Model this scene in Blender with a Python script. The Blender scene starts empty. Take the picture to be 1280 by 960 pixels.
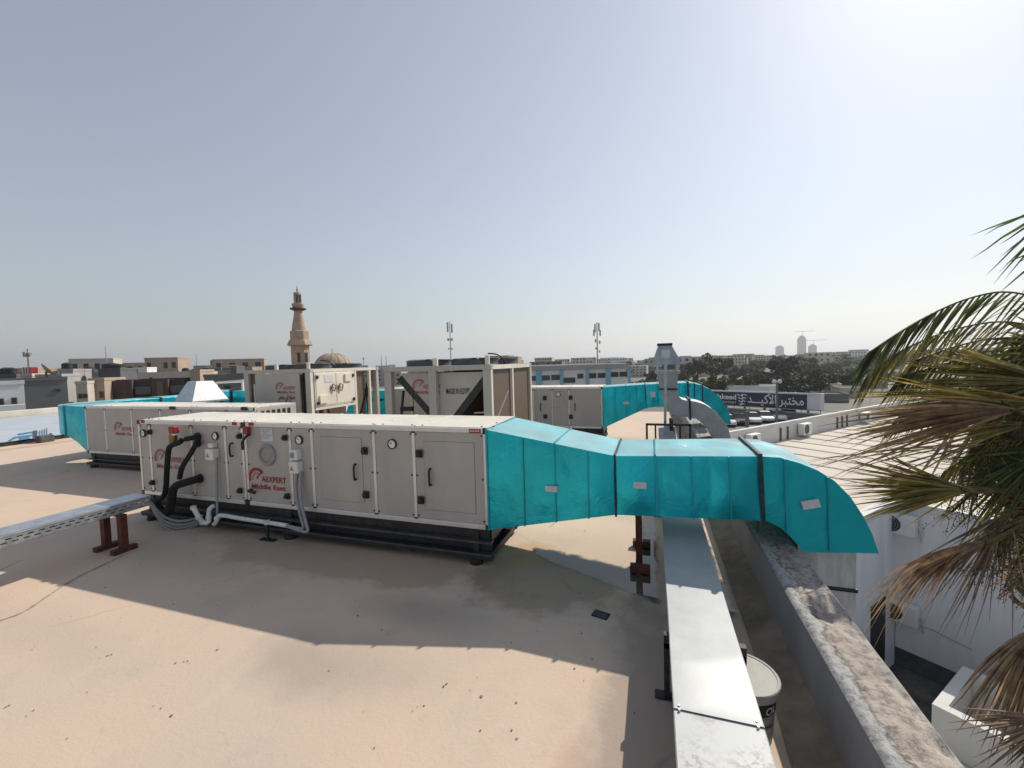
import bpy, bmesh, math, random
import numpy as np
from mathutils import Vector, Matrix, noise
random.seed(7)
S = bpy.context.scene
COL = S.collection
# ------------------------------------------------------------------ camera
FPX, CX, CY, EYE = 526.0, 640.0, 480.0, 1.9
_v1 = np.array([-894 - CX, 497 - CY, FPX]); _v2 = np.array([815 - CX, 449 - CY, FPX])
_Y = _v2 / np.linalg.norm(_v2); _X = -_v1 / np.linalg.norm(_v1)
_X = _X - _Y * _X.dot(_Y); _X /= np.linalg.norm(_X)
_Z = np.cross(_X, _Y)
if _Z[1] > 0: _Z = -_Z
RM = np.array([_X, _Y, _Z])            # photograph axes (right, down, forward) to world
cam = bpy.data.cameras.new('camera'); cam_o = bpy.data.objects.new('camera', cam); COL.objects.link(cam_o)
cam.sensor_width = 36.0; cam.lens = FPX / 1280 * 36.0; cam.clip_start = 0.05; cam.clip_end = 20000
_r, _u, _b = RM @ [1, 0, 0], RM @ [0, -1, 0], -(RM @ [0, 0, 1])
cam_o.matrix_world = Matrix(((_r[0], _u[0], _b[0], 0), (_r[1], _u[1], _b[1], 0), (_r[2], _u[2], _b[2], EYE), (0, 0, 0, 1)))
S.camera = cam_o
# ------------------------------------------------------------------ sky, sun, exposure
SUN = Vector((0.577, 1.06, 1.0)).normalized()
el = math.asin(SUN.z); az = math.atan2(SUN.x, SUN.y)
W = bpy.data.worlds.new('World'); S.world = W; W.use_nodes = True
nt = W.node_tree; nt.nodes.clear()
sky = nt.nodes.new('ShaderNodeTexSky'); sky.sky_type = 'NISHITA'; sky.sun_disc = False
sky.sun_elevation = el; sky.sun_rotation = az; sky.altitude = 0
sky.air_density = 1.5; sky.dust_density = 0.65; sky.ozone_density = 4.0
hsv = nt.nodes.new('ShaderNodeHueSaturation'); hsv.inputs['Saturation'].default_value = 0.57
gam = nt.nodes.new('ShaderNodeGamma'); gam.inputs[1].default_value = 0.80
tint = nt.nodes.new('ShaderNodeMix'); tint.data_type = 'RGBA'; tint.blend_type = 'MULTIPLY'; tint.inputs[0].default_value = 1.0; tint.inputs[7].default_value = (0.985, 0.99, 1.03, 1)
bg = nt.nodes.new('ShaderNodeBackground'); bg.inputs[1].default_value = 0.130
wo = nt.nodes.new('ShaderNodeOutputWorld')
nt.links.new(sky.outputs[0], hsv.inputs['Color']); nt.links.new(hsv.outputs[0], gam.inputs[0]); nt.links.new(gam.outputs[0], tint.inputs[6]); nt.links.new(tint.outputs[2], bg.inputs[0]); nt.links.new(bg.outputs[0], wo.inputs[0])
sl = bpy.data.lights.new('sun', 'SUN'); sl.energy = 4.0; sl.angle = math.radians(0.55); sl.color = (1.0, 0.93, 0.82)
so = bpy.data.objects.new('sun', sl); COL.objects.link(so); so.location = (20, 40, 60)
so.rotation_euler = SUN.to_track_quat('Z', 'Y').to_euler()
S.view_settings.view_transform = 'Standard'; S.view_settings.look = 'None'; S.view_settings.gamma = 1.0
S.view_settings.exposure = 0.26; S.view_settings.use_curve_mapping = False
S.render.engine = 'CYCLES'
S.cycles.max_bounces = 8; S.cycles.transparent_max_bounces = 12; S.cycles.volume_bounces = 0
# ------------------------------------------------------------------ pixel helpers (direction only; the surface gives the distance)
def ray(u, v): return RM @ np.array([u - CX, v - CY, FPX])
def onz(u, v, z=0.0):
    d = ray(u, v); t = (z - EYE) / d[2]; return Vector((t * d[0], t * d[1], z))
def ony(u, v, y):
    d = ray(u, v); t = y / d[1]; return Vector((t * d[0], y, EYE + t * d[2]))
def far(u, v, D):
    d = ray(u, v) * (D / FPX); return Vector((d[0], d[1], EYE + d[2]))
# ------------------------------------------------------------------ materials
MATS = {}
def mat(name, col, rough=0.6, metal=0.0, var=0.12, scale=3.0, bump=0.0, bscale=40.0, spec=0.5, detail=6, col2=None, aniso=None, coat=0.0, island=0.0, bdetail=5):
    if name in MATS: return MATS[name]
    m = bpy.data.materials.new(name); m.use_nodes = True; n = m.node_tree; N = n.nodes; L = n.links
    p = N['Principled BSDF']; p.inputs['Roughness'].default_value = rough; p.inputs['Metallic'].default_value = metal
    p.inputs['Specular IOR Level'].default_value = spec; p.inputs['Coat Weight'].default_value = coat
    tc = N.new('ShaderNodeTexCoord'); nz = N.new('ShaderNodeTexNoise'); nz.inputs['Scale'].default_value = scale
    nz.inputs['Detail'].default_value = detail; nz.inputs['Roughness'].default_value = 0.65
    if aniso:
        mp = N.new('ShaderNodeMapping'); mp.inputs['Scale'].default_value = aniso; L.new(tc.outputs['Object'], mp.inputs[0]); L.new(mp.outputs[0], nz.inputs[0])
    else: L.new(tc.outputs['Object'], nz.inputs[0])
    cr = N.new('ShaderNodeValToRGB'); c = col; d = col2 or tuple(x * (1 - 2.2 * var) for x in c)
    cr.color_ramp.elements[0].position = 0.3; cr.color_ramp.elements[1].position = 0.68
    cr.color_ramp.elements[0].color = (*d[:3], 1); cr.color_ramp.elements[1].color = (*[min(1, x * (1 + var)) for x in c[:3]], 1)
    L.new(nz.outputs[0], cr.inputs[0]); out = cr.outputs[0]
    if island:
        g = N.new('ShaderNodeNewGeometry'); h = N.new('ShaderNodeHueSaturation'); mr = N.new('ShaderNodeMapRange')
        mr.inputs['To Min'].default_value = 1 - island; mr.inputs['To Max'].default_value = 1 + island
        L.new(g.outputs['Random Per Island'], mr.inputs[0]); L.new(mr.outputs[0], h.inputs['Value']); L.new(out, h.inputs['Color']); out = h.outputs[0]
    L.new(out, p.inputs['Base Color'])
    rr = N.new('ShaderNodeMapRange'); rr.inputs['To Min'].default_value = max(0.02, rough - 0.08); rr.inputs['To Max'].default_value = min(1, rough + 0.1)
    L.new(nz.outputs[0], rr.inputs[0]); L.new(rr.outputs[0], p.inputs['Roughness'])
    if bump:
        nb = N.new('ShaderNodeTexNoise'); nb.inputs['Scale'].default_value = bscale; nb.inputs['Detail'].default_value = bdetail
        L.new(tc.outputs['Object'], nb.inputs[0]); b = N.new('ShaderNodeBump'); b.inputs['Strength'].default_value = bump; b.inputs['Distance'].default_value = 0.02
        L.new(nb.outputs[0], b.inputs['Height']); L.new(b.outputs[0], p.inputs['Normal'])
    MATS[name] = m; return m
# ------------------------------------------------------------------ mesh builder
class MB:
    def __init__(s): s.v = []; s.f = []
    def add(s, vs, fs):
        o = len(s.v); s.v += [tuple(v) for v in vs]; s.f += [tuple(i + o for i in f) for f in fs]; return s
    def box(s, x0, x1, y0, y1, z0, z1):
        return s.add([(x, y, z) for x in (x0, x1) for y in (y0, y1) for z in (z0, z1)],
                     [(0, 1, 3, 2), (4, 6, 7, 5), (0, 4, 5, 1), (2, 3, 7, 6), (0, 2, 6, 4), (1, 5, 7, 3)])
    def cbox(s, c, sx, sy, sz, M=None):
        M = M or Matrix.Identity(3); c = Vector(c)
        return s.add([c + M @ Vector((x, y, z)) for x in (-sx / 2, sx / 2) for y in (-sy / 2, sy / 2) for z in (-sz / 2, sz / 2)],
                     [(0, 1, 3, 2), (4, 6, 7, 5), (0, 4, 5, 1), (2, 3, 7, 6), (0, 2, 6, 4), (1, 5, 7, 3)])
    def bar(s, a, b, w, h=None, up=(0, 0, 1)):
        a, b = Vector(a), Vector(b); d = b - a; L = d.length; d.normalize(); h = h or w
        u = Vector(up); x = d.cross(u)
        if x.length < 1e-4: x = d.cross(Vector((1, 0, 0)))
        x.normalize(); u = x.cross(d)
        return s.add([p + x * i * w / 2 + u * j * h / 2 for p in (a, b) for i, j in ((-1, -1), (1, -1), (1, 1), (-1, 1))],
                     [(3, 2, 1, 0), (4, 5, 6, 7), (0, 1, 5, 4), (1, 2, 6, 5), (2, 3, 7, 6), (3, 0, 4, 7)])
    def tube(s, pts, r, n=8, smooth=0):
        pts = [Vector(p) for p in pts]
        for _ in range(smooth):
            q = [pts[0]]
            for a, b in zip(pts, pts[1:]): q += [a.lerp(b, .25), a.lerp(b, .75)]
            pts = q + [pts[-1]]
        rr = r if isinstance(r, (list, tuple)) else None
        o = len(s.v); prev = None
        for i, p in enumerate(pts):
            t = (pts[min(i + 1, len(pts) - 1)] - pts[max(i - 1, 0)]).normalized()
            if prev is None:
                x = t.orthogonal().normalized()
            else: x = (prev - t * prev.dot(t)).normalized()
            prev = x; y = t.cross(x)
            ri = rr[min(len(rr) - 1, int(i * len(rr) / len(pts)))] if rr else r
            s.v += [tuple(p + (x * math.cos(2 * math.pi * k / n) + y * math.sin(2 * math.pi * k / n)) * ri) for k in range(n)]
        for i in range(len(pts) - 1):
            for k in range(n):
                a = o + i * n + k; b = o + i * n + (k + 1) % n; s.f.append((a, b, b + n, a + n))
        s.f.append(tuple(o + k for k in range(n))[::-1]); s.f.append(tuple(o + (len(pts) - 1) * n + k for k in range(n)))
        return s
    def lathe(s, prof, c=(0, 0, 0), n=16, axis='z', rot=0.0):
        o = len(s.v); c = Vector(c)
        for r, h in prof:
            for k in range(n):
                a = 2 * math.pi * k / n + rot; x, y = r * math.cos(a), r * math.sin(a)
                p = {'z': (x, y, h), 'y': (x, h, y), 'x': (h, x, y)}[axis]; s.v.append(tuple(c + Vector(p)))
        for i in range(len(prof) - 1):
            for k in range(n):
                a = o + i * n + k; b = o + i * n + (k + 1) % n; s.f.append((a, b, b + n, a + n))
        s.f.append(tuple(o + k for k in range(n))[::-1]); s.f.append(tuple(o + (len(prof) - 1) * n + k for k in range(n)))
        return s
    def prism(s, poly, a, b, axis='y'):
        n = len(poly); f = (lambda p, t: (p[0], t, p[1])) if axis == 'y' else ((lambda p, t: (t, p[0], p[1])) if axis == 'x' else (lambda p, t: (p[0], p[1], t)))
        return s.add([f(p, a) for p in poly] + [f(p, b) for p in poly],
                     [tuple(range(n)), tuple(range(2 * n - 1, n - 1, -1))] + [(i, (i + 1) % n + 0, (i + 1) % n + n, i + n) for i in range(n)])
    def grid(s, fn, nu, nv):
        o = len(s.v)
        s.v += [tuple(fn(i / nu, j / nv)) for i in range(nu + 1) for j in range(nv + 1)]
        for i in range(nu):
            for j in range(nv):
                a = o + i * (nv + 1) + j; s.f.append((a, a + nv + 1, a + nv + 2, a + 1))
        return s
    def build(s, name, m, parent=None, bevel=0.0, smooth=False, angle=35, local=False, fix=True):
        me = bpy.data.meshes.new(name)
        off = Vector((0, 0, 0))
        if parent is not None and not local:
            q = parent
            while q is not None: off += Vector(q.location); q = q.parent
        me.from_pydata([tuple(Vector(v) - off) for v in s.v], [], s.f)
        if fix:
            bm = bmesh.new(); bm.from_mesh(me); bmesh.ops.recalc_face_normals(bm, faces=bm.faces[:]); bm.to_mesh(me); bm.free()
        o = bpy.data.objects.new(name, me); COL.objects.link(o); o.parent = parent
        if m is not None: me.materials.append(MATS[m] if isinstance(m, str) else m)
        if smooth:
            me.polygons.foreach_set('use_smooth', [True] * len(me.polygons)); me.set_sharp_from_angle(angle=math.radians(angle))
        if bevel:
            b = o.modifiers.new('bevel', 'BEVEL'); b.width = bevel; b.segments = 2; b.limit_method = 'ANGLE'; b.angle_limit = math.radians(50)
        return o
def tag(o, label, cat, group=None, kind=None):
    if label: o['label'] = label
    if cat: o['category'] = cat
    if group: o['group'] = group
    if kind: o['kind'] = kind
    return o
def thing(name, label, cat, loc=(0, 0, 0), rz=0.0, group=None):
    o = bpy.data.objects.new(name, None); COL.objects.link(o); o.location = loc; o.rotation_euler = (0, 0, rz); o.empty_display_size = 0.2
    return tag(o, label, cat, group)
def struct(o): o['kind'] = 'structure'; return o
def stuff(o): o['kind'] = 'stuff'; return o
def text(s, size, m, parent, org, xd, up, name='lettering', width=None, align='LEFT', local=False, bold=0.0, gap=1.0):
    cu = bpy.data.curves.new(name, 'FONT'); cu.body = s; cu.size = size; cu.align_x = align; cu.offset = bold; cu.space_character = gap; cu.resolution_u = 3
    t = bpy.data.objects.new('tmp_text', cu); COL.objects.link(t)
    dg = bpy.context.evaluated_depsgraph_get(); dg.update(); me = bpy.data.meshes.new_from_object(t.evaluated_get(dg))
    bpy.data.objects.remove(t); bpy.data.curves.remove(cu)
    xd, up = Vector(xd).normalized(), Vector(up).normalized(); org = Vector(org)
    if not local:
        q = parent
        while q is not None: org -= Vector(q.location); q = q.parent
    xs = [v.co.x for v in me.vertices]; k = 1.0
    if width and xs: k = width / max(1e-6, max(xs) - min(xs))
    x0 = min(xs) if (xs and align == 'LEFT') else 0
    for v in me.vertices: v.co = org + xd * (v.co.x - x0) * k + up * v.co.y
    me.materials.clear(); me.materials.append(MATS[m]); me.name = name
    o = bpy.data.objects.new(name, me); COL.objects.link(o); o.parent = parent; return o

mat('roof_concrete', (0.5, 0.42, 0.345), 0.85)   # rebuilt below with stains
mat('panel_grey', (0.455, 0.43, 0.39), 0.45, var=0.06, scale=1.6, bump=0.14, bscale=2.5, aniso=(1.6, 1.6, .5), bdetail=2)
mat('cream_sheet', (0.72, 0.67, 0.58), 0.5, var=0.06, scale=2.0, bump=0.03, bscale=4)
mat('alu_profile', (0.72, 0.71, 0.69), 0.35, metal=0.55, var=0.05, scale=8)
mat('black_plastic', (0.02, 0.02, 0.021), 0.45, var=0.2, scale=20)
mat('black_steel', (0.035, 0.035, 0.038), 0.5, metal=0.2, var=0.3, scale=10, bump=0.05)
mat('rubber', (0.025, 0.024, 0.023), 0.8, var=0.2, bump=0.1)
mat('hose_foam', (0.018, 0.018, 0.018), 0.9, var=0.3, scale=30, bump=0.3, bscale=120)
mat('teal_film', (0.012, 0.54, 0.66), 0.25, metal=0.6, var=0.12, scale=1.8, bump=0.55, bscale=3.2, aniso=(1, 1, 0.35), spec=0.5, bdetail=3)
def crinkle(name):
    # fine creases of wrapped film on top of the broad dents
    m = MATS[name]; N = m.node_tree.nodes; L = m.node_tree.links; P = N['Principled BSDF']; b0 = P.inputs['Normal'].links[0].from_node
    tc = N.new('ShaderNodeTexCoord'); nz = N.new('ShaderNodeTexNoise'); nz.inputs['Scale'].default_value = 7; nz.inputs['Detail'].default_value = 4; nz.inputs['Distortion'].default_value = 1.6; L.new(tc.outputs['Object'], nz.inputs[0])
    s = N.new('ShaderNodeMath'); s.operation = 'SUBTRACT'; s.inputs[1].default_value = .5; L.new(nz.outputs[0], s.inputs[0]); a = N.new('ShaderNodeMath'); a.operation = 'ABSOLUTE'; L.new(s.outputs[0], a.inputs[0])
    b = N.new('ShaderNodeBump'); b.inputs['Strength'].default_value = .28; b.inputs['Distance'].default_value = .02; L.new(a.outputs[0], b.inputs['Height']); L.new(b0.outputs[0], b.inputs['Normal']); L.new(b.outputs[0], P.inputs['Normal'])
crinkle('teal_film')
def grey_tops(name, col, amount, sc=2.5):
    # greyer, rougher and less metallic on upward faces
    m = MATS[name]; N = m.node_tree.nodes; L = m.node_tree.links; P = N['Principled BSDF']
    g = N.new('ShaderNodeNewGeometry'); sx = N.new('ShaderNodeSeparateXYZ'); L.new(g.outputs['Normal'], sx.inputs[0])
    mr = N.new('ShaderNodeMapRange'); mr.inputs['From Min'].default_value = .35; mr.inputs['From Max'].default_value = .95; mr.inputs['To Max'].default_value = amount; L.new(sx.outputs[2], mr.inputs[0])
    tc = N.new('ShaderNodeTexCoord'); nz = N.new('ShaderNodeTexNoise'); nz.inputs['Scale'].default_value = sc; nz.inputs['Detail'].default_value = 6; L.new(tc.outputs['Object'], nz.inputs[0])
    r2 = N.new('ShaderNodeMapRange'); r2.inputs['From Min'].default_value = .3; r2.inputs['From Max'].default_value = .7; r2.inputs['To Min'].default_value = .6; L.new(nz.outputs[0], r2.inputs[0])
    mu = N.new('ShaderNodeMath'); mu.operation = 'MULTIPLY'; L.new(mr.outputs[0], mu.inputs[0]); L.new(r2.outputs[0], mu.inputs[1])
    src = P.inputs['Base Color'].links[0].from_socket; x = N.new('ShaderNodeMix'); x.data_type = 'RGBA'; L.new(mu.outputs[0], x.inputs[0]); L.new(src, x.inputs[6]); x.inputs[7].default_value = (*col, 1); L.new(x.outputs[2], P.inputs['Base Color'])
    me = N.new('ShaderNodeMapRange'); me.inputs['To Min'].default_value = P.inputs['Metallic'].default_value; me.inputs['To Max'].default_value = 0; L.new(mu.outputs[0], me.inputs[0]); L.new(me.outputs[0], P.inputs['Metallic'])
    rs = P.inputs['Roughness'].links[0].from_socket; ra = N.new('ShaderNodeMath'); ra.operation = 'ADD'; ra.use_clamp = True; L.new(rs, ra.inputs[0]); L.new(mu.outputs[0], ra.inputs[1]); L.new(ra.outputs[0], P.inputs['Roughness'])
grey_tops('teal_film', (.40, .40, .39), .72)
mat('teal_seam', (0.02, 0.38, 0.45), 0.35, metal=0.4, var=0.1)
mat('dark_flange', (0.03, 0.05, 0.06), 0.6, metal=0.3, var=0.3, scale=20)
mat('sticker', (0.62, 0.62, 0.62), 0.6, var=0.06, scale=30)
mat('galvanised', (0.60, 0.63, 0.66), 0.38, metal=0.85, var=0.10, scale=14, detail=2, bump=0.03, bscale=10)
mat('galv_dirty', (0.42, 0.43, 0.435), 0.6, metal=0.25, var=0.10, scale=5, bump=0.05, bscale=12, col2=(0.42, 0.43, 0.43))
mat('galv_dull', (0.40, 0.41, 0.43), 0.5, metal=0.25, var=0.10, scale=6, bump=0.03)
mat('rust_red', (0.11, 0.028, 0.018), 0.7, var=0.3, scale=14, bump=0.15)
mat('red_plastic', (0.26, 0.015, 0.018), 0.4, var=0.1)
mat('red_ink', (0.36, 0.02, 0.03), 0.5, var=0.15, scale=20)
mat('red_ink_faded', (0.40, 0.12, 0.12), 0.6, var=0.15, scale=20)
mat('black_ink', (0.03, 0.03, 0.03), 0.6, var=0.2)
mat('white_plastic', (0.75, 0.75, 0.73), 0.4, var=0.04)
mat('pvc', (0.72, 0.72, 0.69), 0.4, var=0.12, scale=12)
mat('grey_conduit', (0.30, 0.31, 0.32), 0.5, var=0.1, scale=15)
mat('bucket_grey', (.36, .36, .35), .5, var=.1, scale=8)
mat('dial', (0.85, 0.85, 0.82), 0.3, var=0.02)
mat('brass', (0.30, 0.22, 0.10), 0.4, metal=0.8, var=0.2)
mat('porthole_glass', (0.25, 0.24, 0.22), 0.12, var=0.1, spec=0.8)
mat('joint_line', (0.20, 0.19, 0.18), 0.7, var=0.1)
mat('coil_fin', (0.17, 0.125, 0.09), 0.6, metal=0.4, var=0.2, scale=6, aniso=(40, 40, 1))
mat('fan_grey', (0.09, 0.095, 0.10), 0.5, var=0.2, scale=8)
mat('copper', (0.35, 0.17, 0.09), 0.35, metal=0.8, var=0.2)
mat('yellow_wire', (0.55, 0.45, 0.08), 0.5, var=0.1)
mat('parapet_inner', (0.23, 0.235, 0.245), 0.9, var=0.10, scale=2.5, bump=0.12, bscale=30, aniso=(1, 1, .5))
mat('mortar_brown', (0.26, 0.205, 0.155), 0.9, var=0.22, scale=4, bump=0.3, bscale=18)
mat('stained_sheet', (0.60, 0.60, 0.58), 0.6, var=0.2, scale=4, aniso=(2, 2, .5))
# ================================================================== THE SETTING NEAR BY
GZ = -7.5; HAZE = 0.00025
def roof_material(name, stains=True):
    m = bpy.data.materials.new(name); m.use_nodes = True; n = m.node_tree; N = n.nodes; L = n.links
    p = N['Principled BSDF']; p.inputs['Roughness'].default_value = 0.85; p.inputs['Specular IOR Level'].default_value = 0.3
    tc = N.new('ShaderNodeTexCoord'); O = tc.outputs['Object']
    def nz(sc, det=6, rough=.6, dist=0.0, sc3=None):
        t = N.new('ShaderNodeTexNoise'); t.inputs['Scale'].default_value = sc; t.inputs['Detail'].default_value = det; t.inputs['Roughness'].default_value = rough; t.inputs['Distortion'].default_value = dist
        if sc3:
            mp = N.new('ShaderNodeMapping'); mp.inputs['Scale'].default_value = sc3; mp.inputs['Rotation'].default_value = (0, 0, .5); L.new(O, mp.inputs[0]); L.new(mp.outputs[0], t.inputs[0])
        else: L.new(O, t.inputs[0])
        return t.outputs[0]
    def ramp(x, a, b):
        r = N.new('ShaderNodeMapRange'); r.inputs['From Min'].default_value = a; r.inputs['From Max'].default_value = b; L.new(x, r.inputs[0]); return r.outputs[0]
    def mul(a, b):
        q = N.new('ShaderNodeMath'); q.operation = 'MULTIPLY'
        for i, x in enumerate((a, b)):
            if isinstance(x, float): q.inputs[i].default_value = x
            else: L.new(x, q.inputs[i])
        return q.outputs[0]
    def mix(c, fac, col):
        q = N.new('ShaderNodeMix'); q.data_type = 'RGBA'; L.new(fac, q.inputs[0])
        if isinstance(c, tuple): q.inputs[6].default_value = (*c, 1)
        else: L.new(c, q.inputs[6])
        q.inputs[7].default_value = (*col, 1); return q.outputs[2]
    c = mix((0.61, 0.465, 0.355), ramp(nz(.45, 4), .38, .62), (0.55, 0.44, 0.35))
    c = mix(c, mul(ramp(nz(1.3, 8, .7), .52, .75), .55), (0.40, 0.355, 0.31))
    c = mix(c, mul(ramp(nz(.9, 7, .7, .6, (1, .25, 1)), .56, .7), .4), (0.60, 0.52, 0.43))
    c = mix(c, mul(ramp(nz(60, 3, .7), .62, .72), .35), (0.30, 0.26, 0.22))
    c = mix(c, mul(ramp(nz(7, 8, .75), .60, .74), .45), (0.36, 0.31, 0.265))
    # hairline cracks
    vo = N.new('ShaderNodeTexVoronoi'); vo.feature = 'DISTANCE_TO_EDGE'; vo.inputs['Scale'].default_value = 0.42
    wn = N.new('ShaderNodeTexNoise'); wn.inputs['Scale'].default_value = 1.6; wn.inputs['Detail'].default_value = 6
    L.new(O, wn.inputs[0]); vm = N.new('ShaderNodeMixRGB'); vm.inputs[0].default_value = 0.28; L.new(O, vm.inputs[1]); L.new(wn.outputs[1], vm.inputs[2]); L.new(vm.outputs[0], vo.inputs[0])
    cr = mul(ramp(vo.outputs[0], 0.006, 0.0), mul(ramp(nz(.8, 2), .5, .6), .55)); c = mix(c, cr, (0.16, 0.135, 0.11))
    if stains:
        sep = N.new('ShaderNodeSeparateXYZ'); L.new(O, sep.inputs[0])
        def blob(cx, cy, rx, ry):
            # a stain with a ragged outline of its own
            mp = N.new('ShaderNodeMapping'); mp.inputs['Location'].default_value = (-cx / rx, -cy / ry, 0); mp.inputs['Scale'].default_value = (1 / rx, 1 / ry, 0)
            L.new(O, mp.inputs[0]); ln = N.new('ShaderNodeVectorMath'); ln.operation = 'LENGTH'; L.new(mp.outputs[0], ln.inputs[0])
            ad = N.new('ShaderNodeMath'); ad.operation = 'MULTIPLY_ADD'; L.new(nz(2.6, 6, .65), ad.inputs[0]); ad.inputs[1].default_value = 1.5; ad.inputs[2].default_value = -0.75
            sm = N.new('ShaderNodeMath'); sm.operation = 'ADD'; L.new(ln.outputs['Value'], sm.inputs[0]); L.new(ad.outputs[0], sm.inputs[1])
            return sm.outputs[0]
        c = mix(c, mul(ramp(blob(-3.0, 3.35, 2.0, .42), 1.02, .75), .45), (0.25, 0.185, 0.125))
        c = mix(c, mul(ramp(blob(-0.95, 3.45, .75, .55), 1.05, .7), .55), (0.19, 0.15, 0.10))
        c = mix(c, mul(ramp(blob(-1.15, 3.95, .35, .3), 1.0, .6), .5), (0.50, 0.30, 0.14))
        c = mix(c, mul(ramp(blob(0.0, 2.0, .35, 1.5), 1.1, .7), .55), (0.22, 0.19, 0.165))
        c = mix(c, mul(ramp(blob(-1.9, 2.15, .75, .38), 1.1, .5), .30), (0.34, 0.29, 0.24))
        c = mix(c, mul(ramp(blob(-4.6, 1.75, 1.3, .30), 1.1, .3), .30), (0.36, 0.31, 0.26))
        c = mix(c, mul(ramp(blob(-2.1, 2.05, .55, .30), 1.15, .2), .50), (0.33, 0.285, 0.24))
        c = mix(c, mul(ramp(blob(-1.7, 2.75, .60, .25), 1.15, .2), .55), (0.30, 0.255, 0.22))
        c = mix(c, mul(ramp(blob(-4.6, 2.9, 1.1, .3), 1.15, .2), .35), (0.34, 0.29, 0.25))
        c = mix(c, mul(ramp(blob(-.35, 1.85, .12, .25), 1.1, .4), .45), (0.40, 0.29, 0.22))
    L.new(c, p.inputs['Base Color'])
    b = N.new('ShaderNodeBump'); b.inputs['Strength'].default_value = .25; b.inputs['Distance'].default_value = .02; L.new(nz(35, 8, .75), b.inputs['Height']); L.new(b.outputs[0], p.inputs['Normal'])
    MATS[name] = m; return m
roof_material('roof_screed'); roof_material('roof_far', False)

ground = struct(MB().add([(-9000, -9000, GZ), (9000, -9000, GZ), (9000, 9000, GZ), (-9000, 9000, GZ)], [(0, 1, 2, 3)]).build('ground', mat('ground_sand', (0.17, 0.15, 0.125), 0.95, var=0.2, scale=0.03, bump=0.2, bscale=.4)))
XL, XR, YB, YF = -16.4, 0.79, -5.0, 16.0
roof = struct(MB().grid(lambda a, b: (XL + (XR - XL) * a, YB + (YF - YB) * b, 0.0), 8, 8).build('roof', 'roof_screed'))
bw = MB().box(XL, 1.055, YB, YF, GZ, -0.012).build('building_block', mat('render_white', (0.62, 0.61, 0.59), 0.9, var=0.08, scale=1.2, bump=0.05))
tag(bw, 'two storey building block that carries the equipment roof', 'building')
# --- thin curved line on the screed (flat ribbon just above the surface)
def ribbon(pts, w, z, name, m, parent):
    b = MB(); pts = [Vector(p) for p in pts]
    q = pts
    for _ in range(2):
        r = [q[0]]
        for a, c in zip(q, q[1:]): r += [a.lerp(c, .25), a.lerp(c, .75)]
        q = r + [q[-1]]
    L = []
    for i, p in enumerate(q):
        t = (q[min(i + 1, len(q) - 1)] - q[max(0, i - 1)]).normalized(); s = Vector((-t.y, t.x, 0)); ww = w * (0.5 + random.random() * .8) * (0.3 if i in (0, len(q) - 1) else 1)
        L.append((p + s * ww / 2, p - s * ww / 2))
    vs = [(x.x, x.y, z) for ab in L for x in ab]
    b.add(vs, [(2 * i, 2 * i + 1, 2 * i + 3, 2 * i + 2) for i in range(len(q) - 1)])
    return b.build(name, m, parent, fix=False)
mat('line_dark', (0.27, 0.235, 0.20), 0.9, var=0.3, scale=20); mat('line_tan', (0.43, 0.355, 0.29), 0.9, var=0.3, scale=20)
for pts, w in [([(0, 776), (30, 766), (60, 745), (95, 722), (130, 706), (155, 694)], .028)]:
    ribbon([onz(u, v) for u, v in pts], w, .004, 'roof_line', 'line_tan' if w > .02 else 'line_dark', roof)
# debris flakes too many and small to name one by one
deb = MB(); R2 = random.Random(3)
def flake(b, x, y, s):
    n = R2.randint(4, 6); a0 = R2.random() * 6.3; e = .35 + R2.random() * .65; ca, sa = math.cos(a0), math.sin(a0)
    pts = []
    for k in range(n):
        a = 2 * math.pi * k / n; r = s * (.6 + .6 * R2.random()); px, py = r * math.cos(a), r * math.sin(a) * e; pts.append((x + px * ca - py * sa, y + px * sa + py * ca))
    b.prism(pts, .003, .003 + s * .35, 'z')
for u, v, k in [(238, 669, 4), (240, 678, 7), (250, 693, 5), (210, 756, 3), (236, 826, 4), (525, 886, 3), (587, 868, 3), (651, 925, 3), (35, 893, 2), (8, 885, 2), (665, 790, 2), (126, 822, 5), (445, 769, 3), (480, 791, 2), (714, 834, 2), (725, 788, 4), (736, 826, 2), (560, 860, 2), (685, 708, 2), (735, 743, 2)]:
    p = onz(u, v)
    for _ in range(k // 2 + 1): flake(deb, p.x + R2.gauss(0, .03), p.y + R2.gauss(0, .03), .003 + R2.random() * .006)
for _ in range(250):
    x, y = R2.uniform(-8, 0), R2.uniform(.8, 5); flake(deb, x, y, .003 + .006 * R2.random() ** 3)
tag(deb.build('roof_debris', mat('debris', (0.22, 0.19, 0.16), 0.9, var=0.4, scale=30), fix=False), 'small dark flakes and grit scattered over the sandy roof', 'debris', kind='stuff')
# --- puddles
wm = bpy.data.materials.new('puddle_water'); wm.use_nodes = True; N = wm.node_tree.nodes; L = wm.node_tree.links
N.remove(N['Principled BSDF']); fr = N.new('ShaderNodeFresnel'); fr.inputs[0].default_value = 1.75; gl = N.new('ShaderNodeBsdfGlossy'); gl.inputs['Roughness'].default_value = 0.02
tr = N.new('ShaderNodeBsdfTransparent'); tr.inputs[0].default_value = (.80, .80, .79, 1); mx = N.new('ShaderNodeMixShader')
L.new(fr.outputs[0], mx.inputs[0]); L.new(tr.outputs[0], mx.inputs[1]); L.new(gl.outputs[0], mx.inputs[2]); L.new(mx.outputs[0], N['Material Output'].inputs[0])
nb = N.new('ShaderNodeTexNoise'); nb.inputs['Scale'].default_value = 3; bp = N.new('ShaderNodeBump'); bp.inputs['Strength'].default_value = .02; L.new(nb.outputs[0], bp.inputs['Height']); L.new(bp.outputs[0], gl.inputs['Normal'])
MATS['puddle_water'] = wm
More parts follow.
